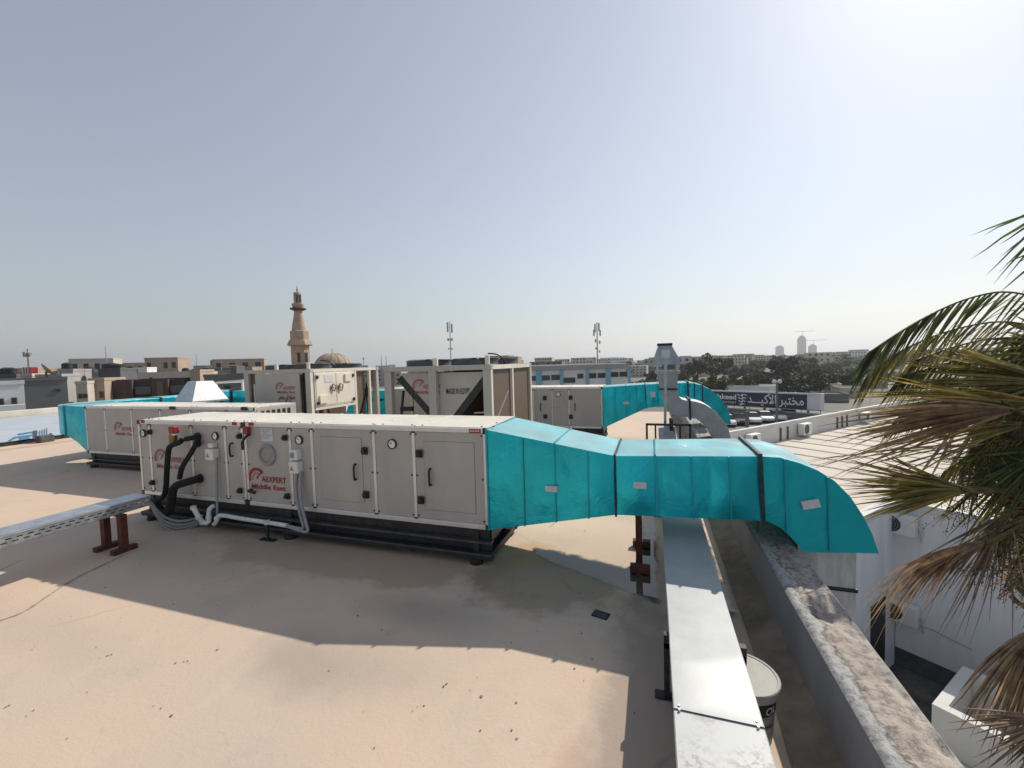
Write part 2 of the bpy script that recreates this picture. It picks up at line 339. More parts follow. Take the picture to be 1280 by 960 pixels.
fa = wm.node_tree.nodes.new('ShaderNodeAttribute'); fa.attribute_name = 'wet'; n3 = wm.node_tree.nodes.new('ShaderNodeTexNoise'); n3.inputs['Scale'].default_value = 9; n3.inputs['Detail'].default_value = 7; n3.inputs['Roughness'].default_value = .7
t3 = wm.node_tree.nodes.new('ShaderNodeTexCoord'); L.new(t3.outputs['Object'], n3.inputs[0]); m3 = wm.node_tree.nodes.new('ShaderNodeMath'); m3.operation = 'MULTIPLY_ADD'; L.new(n3.outputs[0], m3.inputs[0]); m3.inputs[1].default_value = -1.6; L.new(fa.outputs['Fac'], m3.inputs[2])
r3 = wm.node_tree.nodes.new('ShaderNodeMapRange'); r3.inputs['From Min'].default_value = -.62; r3.inputs['From Max'].default_value = -.2; L.new(m3.outputs[0], r3.inputs[0])
m4 = wm.node_tree.nodes.new('ShaderNodeMath'); m4.operation = 'MULTIPLY'; L.new(r3.outputs[0], m4.inputs[0]); L.new(fr.outputs[0], m4.inputs[1]); L.new(m4.outputs[0], mx.inputs[0])
c3 = wm.node_tree.nodes.new('ShaderNodeMix'); c3.data_type = 'RGBA'; c3.inputs[6].default_value = (1, 1, 1, 1); c3.inputs[7].default_value = (.78, .78, .77, 1); L.new(r3.outputs[0], c3.inputs[0]); L.new(c3.outputs[2], tr.inputs[0])
def puddle(poly, z, name, label):
    """thin film of water whose depth runs out raggedly towards its rim"""
    q = np.array([(p[0], p[1]) for p in poly]); x0, y0_ = q.min(0) - .05; x1, y1_ = q.max(0) + .05; st = .03; nx, ny = int((x1 - x0) / st) + 1, int((y1_ - y0_) / st) + 1
    gx, gy = np.meshgrid(x0 + st * np.arange(nx), y0_ + st * np.arange(ny), indexing='ij'); ins = np.zeros(gx.shape, bool); dm_ = np.full(gx.shape, 9.)
    for (ax, ay), (bx, by) in zip(q, np.roll(q, -1, 0)):
        with np.errstate(divide='ignore', invalid='ignore'): c = ((ay > gy) != (by > gy)) & (gx < (bx - ax) * (gy - ay) / (by - ay) + ax)
        ins ^= c; dx, dy = bx - ax, by - ay; t = np.clip(((gx - ax) * dx + (gy - ay) * dy) / max(1e-9, dx * dx + dy * dy), 0, 1); dm_ = np.minimum(dm_, np.hypot(gx - ax - t * dx, gy - ay - t * dy))
    wet = np.where(ins, np.minimum(dm_ / .10, 1), 0).ravel(); me = bpy.data.meshes.new(name)
    me.from_pydata([(a, b, z) for a, b in zip(gx.ravel(), gy.ravel())], [], [(i * ny + j, (i + 1) * ny + j, (i + 1) * ny + j + 1, i * ny + j + 1) for i in range(nx - 1) for j in range(ny - 1) if ins[i:i + 2, j:j + 2].any()])
    me.attributes.new('wet', 'FLOAT', 'POINT').data.foreach_set('value', wet.astype(np.float32)); me.materials.append(wm); o = bpy.data.objects.new(name, me); COL.objects.link(o); return struct(o)
pp = [onz(u, v) for u, v in [(660, 683), (664, 693), (685, 705), (715, 716), (750, 730), (785, 742), (815, 756), (830, 760)]]
pp += [Vector((.055, 3.8, 0)), Vector((.055, 4.6, 0)), Vector((.05, 5.8, 0)), Vector((-.02, 6.3, 0)), Vector((-.10, 5.6, 0))] + [onz(u, v) for u, v in [(803, 650), (798, 690), (790, 709), (740, 697), (690, 685)]]
puddle(pp, .005, 'puddle', '')
puddle([(.46, 3.35), (.60, 3.2), (.59, 3.9), (.56, 5.0), (.58, 6.5), (.45, 6.6), (.44, 5)], .005, 'puddle', '')
# --- parapet with weathered, crumbled top
def ptop(a, b):
    y = YB + (YF - YB) * a; x = .787 + .272 * b; e = min(b, 1 - b)
    pos = Vector((x * 3, y * 3, 0))
    crumble = max(0, noise.fractal(pos * 1.3, 1.0, 2.0, 5) + .05) if .2 < b < .93 else 0
    z = .415 + .010 * noise.noise(pos * .6) - .035 * min(1, crumble * 1.6) * (1 if b > .3 else .4) + .010 * noise.fractal(pos * 6, 1, 2, 3) * min(1, e * 8 + .15)
    return (x + .006 * noise.noise(pos * 1.1 + Vector((5, 5, 0))), y, z - (.02 * (1 - min(1, e * 14))))
pm = bpy.data.materials.new('parapet_cap'); pm.use_nodes = True; n = pm.node_tree; N = n.nodes; L = n.links; P = N['Principled BSDF']; P.inputs['Roughness'].default_value = .92
tc = N.new('ShaderNodeTexCoord'); sx = N.new('ShaderNodeSeparateXYZ'); L.new(tc.outputs['Object'], sx.inputs[0])
a1 = N.new('ShaderNodeTexNoise'); a1.inputs['Scale'].default_value = 2.6; a1.inputs['Detail'].default_value = 9; a1.inputs['Roughness'].default_value = .72; L.new(tc.outputs['Object'], a1.inputs[0])
ma = N.new('ShaderNodeMath'); ma.operation = 'MULTIPLY_ADD'; L.new(a1.outputs[0], ma.inputs[0]); ma.inputs[1].default_value = .34; L.new(sx.outputs[0], ma.inputs[2])
cr = N.new('ShaderNodeValToRGB'); E_ = cr.color_ramp.elements; E_[0].position = .0; E_[1].position = 1
mr = N.new('ShaderNodeMapRange'); mr.inputs['From Min'].default_value = .01; mr.inputs['From Max'].default_value = .33; L.new(ma.outputs[0], mr.inputs[0]); L.new(mr.outputs[0], cr.inputs[0])
E_[0].color = (.36, .355, .345, 1); E_[1].color = (.46, .41, .35, 1)
for pos, c in ((.32, (.43, .42, .40)), (.37, (.20, .175, .155)), (.42, (.44, .385, .335)), (.60, (.41, .345, .295)), (.74, (.46, .41, .36)), (.88, (.38, .35, .315))):
    e = cr.color_ramp.elements.new(pos); e.color = (*c, 1)
a2 = N.new('ShaderNodeTexNoise'); a2.inputs['Scale'].default_value = 26; a2.inputs['Detail'].default_value = 6; a2.inputs['Roughness'].default_value = .75; L.new(tc.outputs['Object'], a2.inputs[0])
m2 = N.new('ShaderNodeMix'); m2.data_type = 'RGBA'; m2.blend_type = 'MULTIPLY'; m2.inputs[0].default_value = .7; L.new(cr.outputs[0], m2.inputs[6])
c2 = N.new('ShaderNodeValToRGB'); c2.color_ramp.elements[0].position = .38; c2.color_ramp.elements[1].position = .55; c2.color_ramp.elements[0].color = (.3, .27, .25, 1); L.new(a2.outputs[0], c2.inputs[0]); L.new(c2.outputs[0], m2.inputs[7])
L.new(m2.outputs[2], P.inputs['Base Color']); bp = N.new('ShaderNodeBump'); bp.inputs['Strength'].default_value = .6; bp.inputs['Distance'].default_value = .02; L.new(a2.outputs[0], bp.inputs['Height']); L.new(bp.outputs[0], P.inputs['Normal']); MATS['parapet_cap'] = pm
par = thing('parapet_wall', 'low grey roof parapet with crumbling pinkish top running beside the metal tray cover', 'parapet', (.92, YB, 0))
MB().box(.79, 1.055, YB, YF, -.02, .345).build('wall', 'parapet_inner', par)
MB().grid(ptop, 640, 22).build('coping', 'parapet_cap', par, smooth=True, angle=80)
MB().add([(.79, YB, .345), (.79, YF, .345), (.784, YF, .404), (.784, YB, .404)], [(0, 1, 2, 3)]).build('coping_edge', 'parapet_inner', par)
def fil(a, b):
    y = YB + (YF - YB) * a; k = b; p = Vector((b * 2, y * 3, 0))
    x = .60 + .20 * k + .015 * noise.noise(p); z = .006 + .075 * k ** 1.6 + .008 * noise.fractal(p * 2, 1, 2, 3) * (1 - abs(2 * k - 1)) + .004
    return (x, y, z)
struct(MB().grid(fil, 300, 6).build('mortar_fillet', 'mortar_brown', smooth=True))
# --- floor drain
d = thing('floor_drain', 'small dark rectangular drain grate set in the roof', 'drain', onz(751, 769))
pd = onz(751, 769)
Mz = Matrix.Rotation(-.25, 3, 'Z')
MB().cbox(pd + Vector((0, 0, .003)), .12, .085, .012, Mz).build('frame', 'black_steel', d, bevel=.003)
for k in range(5): MB().cbox(pd + Mz @ Vector((0, -.03 + .015 * k, .011)), .10, .006, .006, Mz).build('slat', mat('drain_slat', (.10, .10, .10), .6, var=.2), d)
# --- foil covered roof section at the left
fo = thing('foil_roofing', 'pale foil insulation sheet with blue print laid over the next roof', 'roofing', (-20, 8, 0))
MB().grid(lambda a, b: (-16.55 - 9.6 * a, -2 + 24 * b, .16 + .012 * noise.noise(Vector((a * 9, b * 20, 0)))), 50, 90).build('foil_sheet', mat('foil_pale', (.50, .53, .57), .5, metal=.15, var=.06, scale=1.2, bump=.06, bscale=3), fo, smooth=True)
MB().box(-26.3, -16.50, -2, 22, -.05, .135).build('shadow_gap', 'black_steel', fo)  # black block stands in for the shadow gap beneath the raised foil
mat('foil_print', (.05, .20, .33), .5, var=.1); mat('foil_navy', (.03, .04, .09), .5, var=.1)
def fq(u, v): p = onz(u, v - 5.5, .18); return (p.x, p.y)
def fmark(px, m): MB().prism([fq(*p) for p in px], .173, .176, 'z').build('print_mark', m, fo)
fmark([(10, 556), (18, 551), (40, 548.5), (40, 550), (20, 553), (14, 556)], 'foil_print'); fmark([(22, 547.5), (40, 544.5), (40, 546), (24, 549)], 'foil_print')
fmark([(24, 552.5), (36, 551), (38, 553.5), (25, 555.5)], 'foil_print'); fmark([(41, 544), (46.5, 543), (46.8, 551.5), (41.3, 552.5)], 'foil_navy')
for k in range(4): fmark([(49 + 3 * k, 543.5 - k), (50 + 3 * k, 543.3 - k), (50.4 + 3 * k, 550.5 - k * .6), (49.4 + 3 * k, 550.8 - k * .6)], 'foil_print')
fmark([(61.5, 547), (65, 546.5), (65, 549.5), (61.5, 550)], 'foil_navy'); fmark([(77, 548), (82, 543), (88, 540.5), (89, 542), (83, 545), (80, 548)], 'foil_print'); fmark([(82, 547), (92, 544.5), (92, 546), (82, 548.2)], 'foil_print')
k = MB().box(-16.5, -15.9, -3, 16, -.02, .05).build('edge_screed', 'roof_screed'); struct(k)
rim = MB().box(-26.9, -26.3, -2, 24, -1, .42).build('rim_wall', mat('cream_wall', (.66, .62, .53), .9, var=.1, scale=1)); tag(rim, 'cream rim wall along the far side of the foil roof', 'wall')
nb_ = MB().box(-26.9, -16.5, -2, 24, GZ, -.06).build('building_block', 'render_white'); tag(nb_, 'low building block under the foil covered roof', 'building')
blk = MB().cbox((-16.25, 7.0, .14), .25, .3, .2).build('concrete_block', mat('dark_concrete', (.12, .11, .10), .9, var=.3, scale=8, bump=.3), bevel=.02)
tag(blk, 'dark weathered block resting at the edge of the foil roof', 'block')
# ================================================================== AIR HANDLING UNITS
def logo(parent, org, w, h, xd, up, nrm, m, arabic=None):
    """arc gauge emblem, two lines of letters; org = lower left corner"""
    xd, up, nrm = Vector(xd), Vector(up), Vector(nrm); org = Vector(org) + nrm * .0025
    b = MB(); c = org + xd * (.165 * w) + up * (.50 * h); r1, r0 = .50 * h, .36 * h
    for k in range(12):
        a, a2 = math.radians(200 - 165 * k / 12), math.radians(200 - 165 * (k + 1) / 12)
        b.add([c + (xd * math.cos(t) + up * math.sin(t)) * r for t, r in ((a, r1), (a2, r1), (a2, r0), (a, r0))], [(0, 1, 2, 3)])
    for k in range(6):
        t = math.radians(190 - 28 * k); p = c + (xd * math.cos(t) + up * math.sin(t)) * (.24 * h); s = .03 * h
        b.add([p - xd * s - up * s, p + xd * s - up * s, p + xd * s + up * s, p - xd * s + up * s], [(0, 1, 2, 3)])
    t = math.radians(48); q = c + (xd * math.cos(t) + up * math.sin(t)) * (.60 * h); s_ = (xd * -math.sin(t) + up * math.cos(t)) * .05 * h
    b.add([c - s_, q, c + s_], [(0, 1, 2)])
    e = b.build('emblem', m, parent, fix=False)
    text('AEXPERT', .36 * h, m, parent, org + xd * (.30 * w) + up * (.36 * h), xd, up, width=.70 * w, bold=.002 * h * 4)
    text('Middle East', .30 * h, m, parent, org + up * (.02 * h), xd, up, width=.97 * w, bold=.002 * h * 4)
    return e
def gauge(parent, p, r=.05):
    g = MB().lathe([(r, 0), (r, -.02), (r * .86, -.024), (r * .84, -.010), (.0, -.010)], p, 20, 'y').build('gauge', 'black_plastic', parent, smooth=True)
    MB().lathe([(r * .83, -.011), (r * .83, -.0135)], p, 20, 'y').build('dial', 'dial', g)
    MB().bar(Vector(p) + Vector((0, -.0155, 0)), Vector(p) + Vector((-r * .45, -.0155, r * .4)), .006, .002, (0, 1, 0)).build('needle', 'black_ink', g)
def latch(parent, p, s=.055):
    p = Vector(p); k = MB().cbox(p + Vector((0, -.012, 0)), s, .026, s * 1.15).build('latch', 'black_plastic', parent, bevel=.005)
    MB().lathe([(s * .36, -.024), (s * .36, -.045), (s * .22, -.05)], p, 12, 'y').build('knob', 'black_plastic', k, smooth=True)
def handle(parent, p, h=.15):
    p = Vector(p); o = .035
    MB().tube([p + Vector((0, .004, h / 2)), p + Vector((0, -o, h / 2)), p + Vector((0, -o, -h / 2)), p + Vector((0, .004, -h / 2))], .011, 8, 1).build('handle', 'black_plastic', parent, smooth=True, angle=60)
def ahu(label, x0, x1, y0, y1, z0, zb, zt, posts, group='air handling units on the roof', screws=True, endslots=False, endpanel=True, double=None):
    t = thing('air_handling_unit', label, 'air handler', (x0, y0, z0), 0, group)
    MB().box(x0 + .012, x1 - .012, y0 + .022, y1 - .006, zb + .01, zt - .006).build('casing', 'panel_grey', t)
    w = .036
    for a, b in zip(posts, posts[1:]):
        if b - a < .06: continue
        pn = MB().box(a + w / 2 + .002, b - w / 2 - .002, y0 + .006, y0 + .03, zb + .052, zt - .045).build('panel', 'panel_grey', t, bevel=.002)
        if screws:
            s = MB(); i = .03
            for sx, sz in ((a + i, zt - .07), (b - i, zt - .07), (a + i, zb + .08), (b - i, zb + .08), (a + i, (zb + zt) / 2), (b - i, (zb + zt) / 2)):
                s.lathe([(.010, 0), (.009, -.006)], (sx, y0 + .006, sz), 8, 'y')
            stuff(s.build('screw_heads', 'black_plastic', pn))
    for i, x in enumerate(posts):
        MB().box(x - w / 2, x + w / 2, y0, y0 + .032, zb + .048, zt - .042).build('post', 'alu_profile', t, bevel=.005)
        for z in (zb + .052, zt - .05):
            if 0 < i < len(posts) - 1: MB().box(x - .02, x + .02, y0 - .003, y0 + .01, z - .008, z + .008).build('post_clip', 'black_plastic', t)
    MB().box(x0, x1, y0 - .001, y0 + .034, zb, zb + .05).build('bottom_rail', 'alu_profile', t, bevel=.006)
    MB().box(x0, x1, y0 - .001, y0 + .034, zt - .044, zt).build('top_rail', 'alu_profile', t, bevel=.006)
    for x in (x0, x1):
        s = 1 if x == x0 else -1
        for z in (zb, zt): MB().box(x - .004, x + .004 + s * .045, y0 - .005, y0 + .045, z - (.004 if z == zb else .052), z + (.052 if z == zb else .004)).build('corner_cap', 'black_plastic', t, bevel=.006)
    MB().box(x0 + .004, x1 - .004, y0 + .036, y1, zt - .006, zt + .006).build('top_sheet', 'cream_sheet', t)
    for x in posts[1:-1]:
        MB().box(x - .012, x + .012, y0 + .04, y1 - .01, zt + .006, zt + .012).build('top_seam', 'cream_sheet', t)
    sc = MB()
    for x in posts:
        for dx in (-.06, .0, .06): sc.lathe([(.011, 0), (.009, .008)], (x + dx, y0 + .09 + .25 * (dx == 0), zt + .005), 7)
    stuff(sc.build('roof_screws', 'black_plastic', t))
    if endpanel:
        MB().box(x1 - .012, x1 - .002, y0 + .04, y1 - .03, zb + .03, zt - .03).build('end_panel', 'panel_grey', t)
        MB().box(x1 - .014, x1, y0 + .036, y1, zt - .044, zt - .002).build('end_rail', 'alu_profile', t)
        MB().box(x1 - .014, x1, y1 - .03, y1, zb, zt - .046).build('end_post', 'alu_profile', t)
    if endslots:
        for k in range(6):
            yy = y0 + .12 + k * (y1 - y0 - .2) / 6; MB().box(x1 - .006, x1 + .008, yy, yy + .055, zt - .24, zt - .07).build('louvre_slot', 'black_plastic', t)
    # black base frame on rubber feet
    for yy in (y0 + .02, y1 - .08):
        MB().box(x0 + .03, x1 - .015, yy + .015, yy + .06, zb - .085, zb).build('base_channel', 'black_steel', t)
        MB().box(x0 + .02, x1 + .01, yy - .025, yy + .05, zb - .135, zb - .115).build('base_flange', mat('grey_steel', (.10, .10, .105), .5, metal=.3, var=.2, scale=8), t)
        MB().box(x0 + .0, x1 + .02, yy - .05, yy + .05, z0 + .06, z0 + .115).build('base_rail', 'black_steel', t, bevel=.004)
        MB().box(x0 + .0, x1 + .02, yy - .053, yy - .05, z0 + .098, z0 + .112).build('rail_lip', 'grey_steel', t)
        MB().box(x0 + .02, x1 - .0, yy + .036, yy + .046, z0 + .03, zb - .006).build('base_web', 'black_steel', t)
        n = 3
        for k in range(n):
            x = x0 + .15 + (x1 - x0 - .3) * k / (n - 1)
            MB().box(x - .03, x + .03, yy, yy + .035, z0 + .112, zb - .01).build('base_stub', 'black_steel', t)
            MB().lathe([(.062, z0 - .003), (.068, z0 + .02), (.06, z0 + .06)], (min(max(x, x0 + .06), x1 - .05), yy, 0), 16).build('foot', 'rubber', t, smooth=True)
    for x in (x0 + .05, x1 - .03):
        MB().box(x - .04, x + .04, y0 + .03, y1 - .05, z0 + .062, z0 + .112).build('cross_rail', 'black_steel', t); MB().box(x - .02, x + .02, y0 + .08, y1 - .09, zb - .13, zb - .004).build('cross_beam', 'black_steel', t)
    return t
Y1 = 3.6
def F(u, v, y=Y1): return ony(u, v, y)
px = [-6.305, -6.11, -5.356, -4.794, -4.520, -4.470, -3.815, -3.510, -2.714, -2.249, -1.488]
A1 = ahu('long grey air handler with black pipe hoses and pvc trap, ahead of the condensers', -6.325, -1.465, 3.6, 4.47, 0, .335, 1.297, px, endpanel=False)
for u, v in ((179.3, 541.5), (269.3, 545), (374, 550), (490.4, 555)): gauge(A1, F(u, v) + Vector((0, .006, 0)), .050)
for u, v in ((188, 540), (191.5, 603), (357, 547), (360, 620), (300.5, 545), (301, 613)): latch(A1, F(u, v))
handle(A1, F(290.5, 562), .15)
# two doors with a routed outline
for (ua, va, ub, vb), hg, hd in (((400, 546, 455, 631), ((456.5, 563.4), (458.3, 618)), (445, 589.7)), ((529, 551.5, 595, 645), ((524.8, 566.7), (527, 624.7)), (538.5, 596))):
    a, b = F(ua, va), F(ub, vb); c = F(ua, vb - (6 if ub > 500 else 5)); d = F(ub, va + 3)
    x0, x1, z0, z1 = a.x, b.x, b.z + .02, a.z
    MB().box(x0 - .003, x1 + .003, Y1 + .003, Y1 + .010, z0 - .003, z1 + .003).build('door_gap', 'joint_line', A1)
    dr = MB().box(x0, x1, Y1 + .001, Y1 + .012, z0, z1).build('door', 'panel_grey', A1, bevel=.002)
    for u, v in hg: latch(dr, F(u, v) + Vector((0, .0, 0)), .065)
    handle(dr, F(*hd), .16)
# porthole, plates, levers
pc = F(334, 568.5)
ph = MB().lathe([(.125, .006), (.125, -.010), (.115, -.02), (.092, -.02), (.086, -.004)], pc, 28, 'y').build('porthole', 'grey_conduit', A1, smooth=True)
MB().lathe([(.088, -.004), (.088, -.007)], pc, 28, 'y').build('glass', 'porthole_glass', ph)
c = F(333.4, 543.5); MB().box(c.x - .085, c.x + .085, Y1 + .001, Y1 + .0075, c.z - .075, c.z + .075).build('rating_plate', 'sticker', A1)
pl = MB()
for k in range(6): pl.box(c.x - .07, c.x + .07 - .03 * (k % 3), Y1 - .0005, Y1 + .002, c.z + .055 - .021 * k, c.z + .062 - .021 * k)
stuff(pl.build('plate_print', 'grey_conduit', A1))
for u, v, ww in ((593.5, 538.8, .12), (178.5, 526.8, .07), (293, 529.6, .07), (314, 529.8, .08)):
    c = F(u, v); n_ = MB().box(c.x - ww / 2, c.x + ww / 2, Y1 - .0035, Y1 + .001, c.z - .019, c.z + .019).build('nameplate', 'red_ink', A1)
c = F(593.5, 538.8)
for k in range(4): MB().box(c.x - .05 + .026 * k, c.x - .032 + .026 * k, Y1 - .005, Y1 - .003, c.z - .007, c.z + .007).build('plate_mark', 'sticker', A1)
MB().box(-4.53, -4.455, Y1 - .006, Y1 + .04, 1.235, 1.303).build('joint_bracket', 'black_plastic', A1, bevel=.006); MB().box(-4.53, -4.455, Y1 - .006, Y1 + .04, .33, .40).build('joint_bracket', 'black_plastic', A1, bevel=.006)
c = F(311, 537.5); MB().cbox(c + Vector((0, -.03, 0)), .07, .04, .085).build('switch_cap', 'red_plastic', A1, bevel=.008)
c = F(312, 545); MB().tube([c + Vector((0, 0, .02)), c + Vector((0, -.05, 0)), c + Vector((-.05, -.06, -.06)), c + Vector((-.04, -.06, -.15))], .016, 8, 2).build('lever', 'black_plastic', A1, smooth=True)
c = F(317, 612.5); MB().tube([c + Vector((-.03, 0, 0)), c + Vector((-.03, -.05, 0)), c + Vector((.08, -.05, -.01))], .017, 8, 1).build('lever', 'black_plastic', A1, smooth=True)
# emblems
a = F(314.5, 610); logo(A1, (a.x, Y1 + .004, a.z - .005), .52, .25, (1, 0, 0), (0, 0, 1), (0, -1, 0), 'red_ink')
a = F(196, 585); logo(A1, (a.x, Y1 + .004, a.z), .52, .25, (1, 0, 0), (0, 0, 1), (0, -1, 0), 'red_ink_faded')
# junction boxes
for u, v, s in ((268.7, 567, .13), (373, 583, .125)):
    c = F(u, v); j = MB().cbox(c + Vector((0, -.035, 0)), s, .08, s).build('junction_box', 'white_plastic', A1, bevel=.008)
    tri = Vector((c.x - .02, Y1 - .0765, c.z - .01)); MB().add([tri + Vector((-.03, 0, -.02)), tri + Vector((.03, 0, -.02)), tri + Vector((0, 0, .035))], [(0, 1, 2)]).build('warning_triangle', mat('amber', (.65, .25, .03), .5), j, fix=False)
c = F(268.5, 556); MB().cbox(c + Vector((0, -.03, 0)), .08, .06, .05).build('gland_box', 'white_plastic', A1, bevel=.008)
c = F(372.5, 567.5); i_ = MB().cbox(c + Vector((0, -.03, 0)), .10, .07, .11).build('isolator', 'white_plastic', A1, bevel=.006); MB().cbox(c + Vector((-.015, -.07, 0)), .04, .02, .06).build('switch', 'grey_conduit', i_, bevel=.004)
# valve with red actuator, insulated hoses
vp = F(229.5, 546) + Vector((0, -.12, 0))
vv = MB().lathe([(.02, -.06), (.045, -.05), (.045, .05), (.03, .06)], vp, 12).build('valve', 'brass', A1, smooth=True)
MB().cbox(vp + Vector((.02, 0, .105)), .09, .07, .09).build('actuator', 'red_plastic', vv, bevel=.01); MB().cbox(vp + Vector((.01, 0, .055)), .10, .06, .03).build('collar', 'white_plastic', vv, bevel=.005)
def H_(u, v, dy): p = F(u, v); k = (Y1 + dy) / Y1; return Vector((p.x * k, Y1 + dy, EYE + (p.z - EYE) * k))
def pipe(name, pts, r, m, parent=A1, n=10, sm=2): return MB().tube([H_(*p) if len(p) == 3 else p for p in pts], r, n, sm).build(name, m, parent, smooth=True, angle=60)
pipe('pipe_hose', [(247, 545.5, .02), (246, 546, -.08), (232, 549, -.12)], .03, 'hose_foam')
pipe('pipe_hose', [(228, 549, -.12), (224, 554, -.14), (212, 557, -.15), (210, 566, -.16), (208.5, 590, -.17), (207.5, 613, -.17), (204, 622, -.17), (194, 626, -.16), (188, 627, -.16)], .030, 'hose_foam')
pipe('pipe_hose', [(247, 553, .02), (245, 555, -.10), (238, 568, -.13), (227, 584, -.14), (224.5, 598, -.13)], .028, 'hose_foam')
pipe('pipe_hose', [(250, 598, .03), (248, 598.5, -.06), (232, 603, -.13), (219, 607, -.15), (215.5, 614, -.16), (214.5, 628, -.17), (212, 640, -.17), (203, 643, -.16), (199, 636, -.14), (196, 630, -.12)], .045, 'hose_foam')
for u, v in ((247, 546), (247, 553.5), (250, 598)):
    c = F(u, v); MB().lathe([(.055, .006), (.055, -.012), (.04, -.02)], c, 16, 'y').build('pipe_collar', 'black_plastic', A1, smooth=True)
pipe('conduit', [(271, 572, -.03), (271, 600, -.035), (271.5, 640, -.05), (272, 650, -.06)], .014, 'grey_conduit')
pipe('conduit', [(372, 589, -.03), (369.5, 605, -.05), (371, 625, -.07), (376, 646, -.10), (381, 662, -.12), (372, 660, -.12), (358, 657, -.10)], .016, 'grey_conduit')
pipe('conduit', [(376, 589, -.03), (375, 610, -.05), (377, 632, -.08), (383, 655, -.13), (386, 666, -.14), (374, 663, -.14), (360, 658.5, -.11)], .016, 'grey_conduit')
for dv, r in ((0, .015), (5, .015), (9, .014), (13, .013)):
    pipe('cable', [(189, 628 + dv * .3, -.25), (194, 636 + dv * .5, -.25), (206, 647 + dv, -.22), (222, 652 + dv, -.16), (240, 650 + dv * .8, -.08), (254, 644 + dv * .5, .02)], r, 'grey_conduit')
pipe('drain_trap', [(241.5, 634, -.22), (248, 646, -.20), (253, 653, -.16), (261, 654.5, -.13), (261, 646, -.11), (261, 640, -.09), (262.5, 635, -.06), (268, 632, -.02)], .026, 'pvc', sm=1)
pipe('drain_pipe', [(267.5, 655.5, -.11), (271, 652, -.11), (272, 646, -.10), (276, 643.5, -.10), (300, 648, -.10), (334, 653, -.10), (359, 657, -.10)], .024, 'pvc', sm=1)
for u, v in ((241.8, 634.6), (248.5, 646.5), (261, 647), (253.5, 653.3), (271.6, 647.5), (334, 653)):
    p = H_(u, v, -.15 if u < 250 else -.11); MB().lathe([(.031, -.02), (.033, 0), (.031, .02)], p, 12, 'z').build('pipe_socket', 'pvc', A1, smooth=True)
b0 = onz(336, 672); b1 = Vector(H_(334, 655, -.10)); MB().bar((b1.x, b1.y, .012), (b1.x, b1.y, b1.z), .02, .02).build('pipe_stand', 'black_steel', A1); MB().box(b1.x - .10, b1.x + .10, b1.y - .03, b1.y + .03, 0.001, .014).build('pipe_stand_foot', 'black_steel', A1)
# ---- second unit behind on the left, third unit at the far right
A2 = ahu('grey air handler with teal elbow duct at its left end, near the foil roof', -11.05, -6.42, 5.38, 6.25, 0, .30, 1.262, [-11.03, -10.42, -9.62, -8.8, -8.0, -7.1, -6.44], endslots=True)
a = F(145, 544, 5.38); logo(A2, (a.x, 5.384, a.z), .55, .27, (1, 0, 0), (0, 0, 1), (0, -1, 0), 'red_ink_faded')
for u in (216, 306): 
    c = F(u, 510, 5.38); MB().cbox((c.x, 5.37, 1.25), .12, .05, .06).build('joint_bracket', 'black_plastic', A2, bevel=.01)
A3 = ahu('grey air handler with two latched doors, behind the condenser marked MADE IN EGYPT', -6.88, -1.08, 9.75, 10.63, 0, .335, 1.297, [-6.86, -6.1, -5.3, -4.5, -3.7, -2.72, -2.26, -1.86, -1.10], endpanel=False)
gauge(A3, F(697.5, 492.8, 9.75) + Vector((0, .006, 0)), .06)
for u, v in ((681, 497.5), (681.7, 520.5), (713.2, 497), (713.7, 521)): latch(A3, F(u, v, 9.75), .085)
handle(A3, F(675.8, 508.5, 9.75), .16); handle(A3, F(719, 508.5, 9.75), .16)
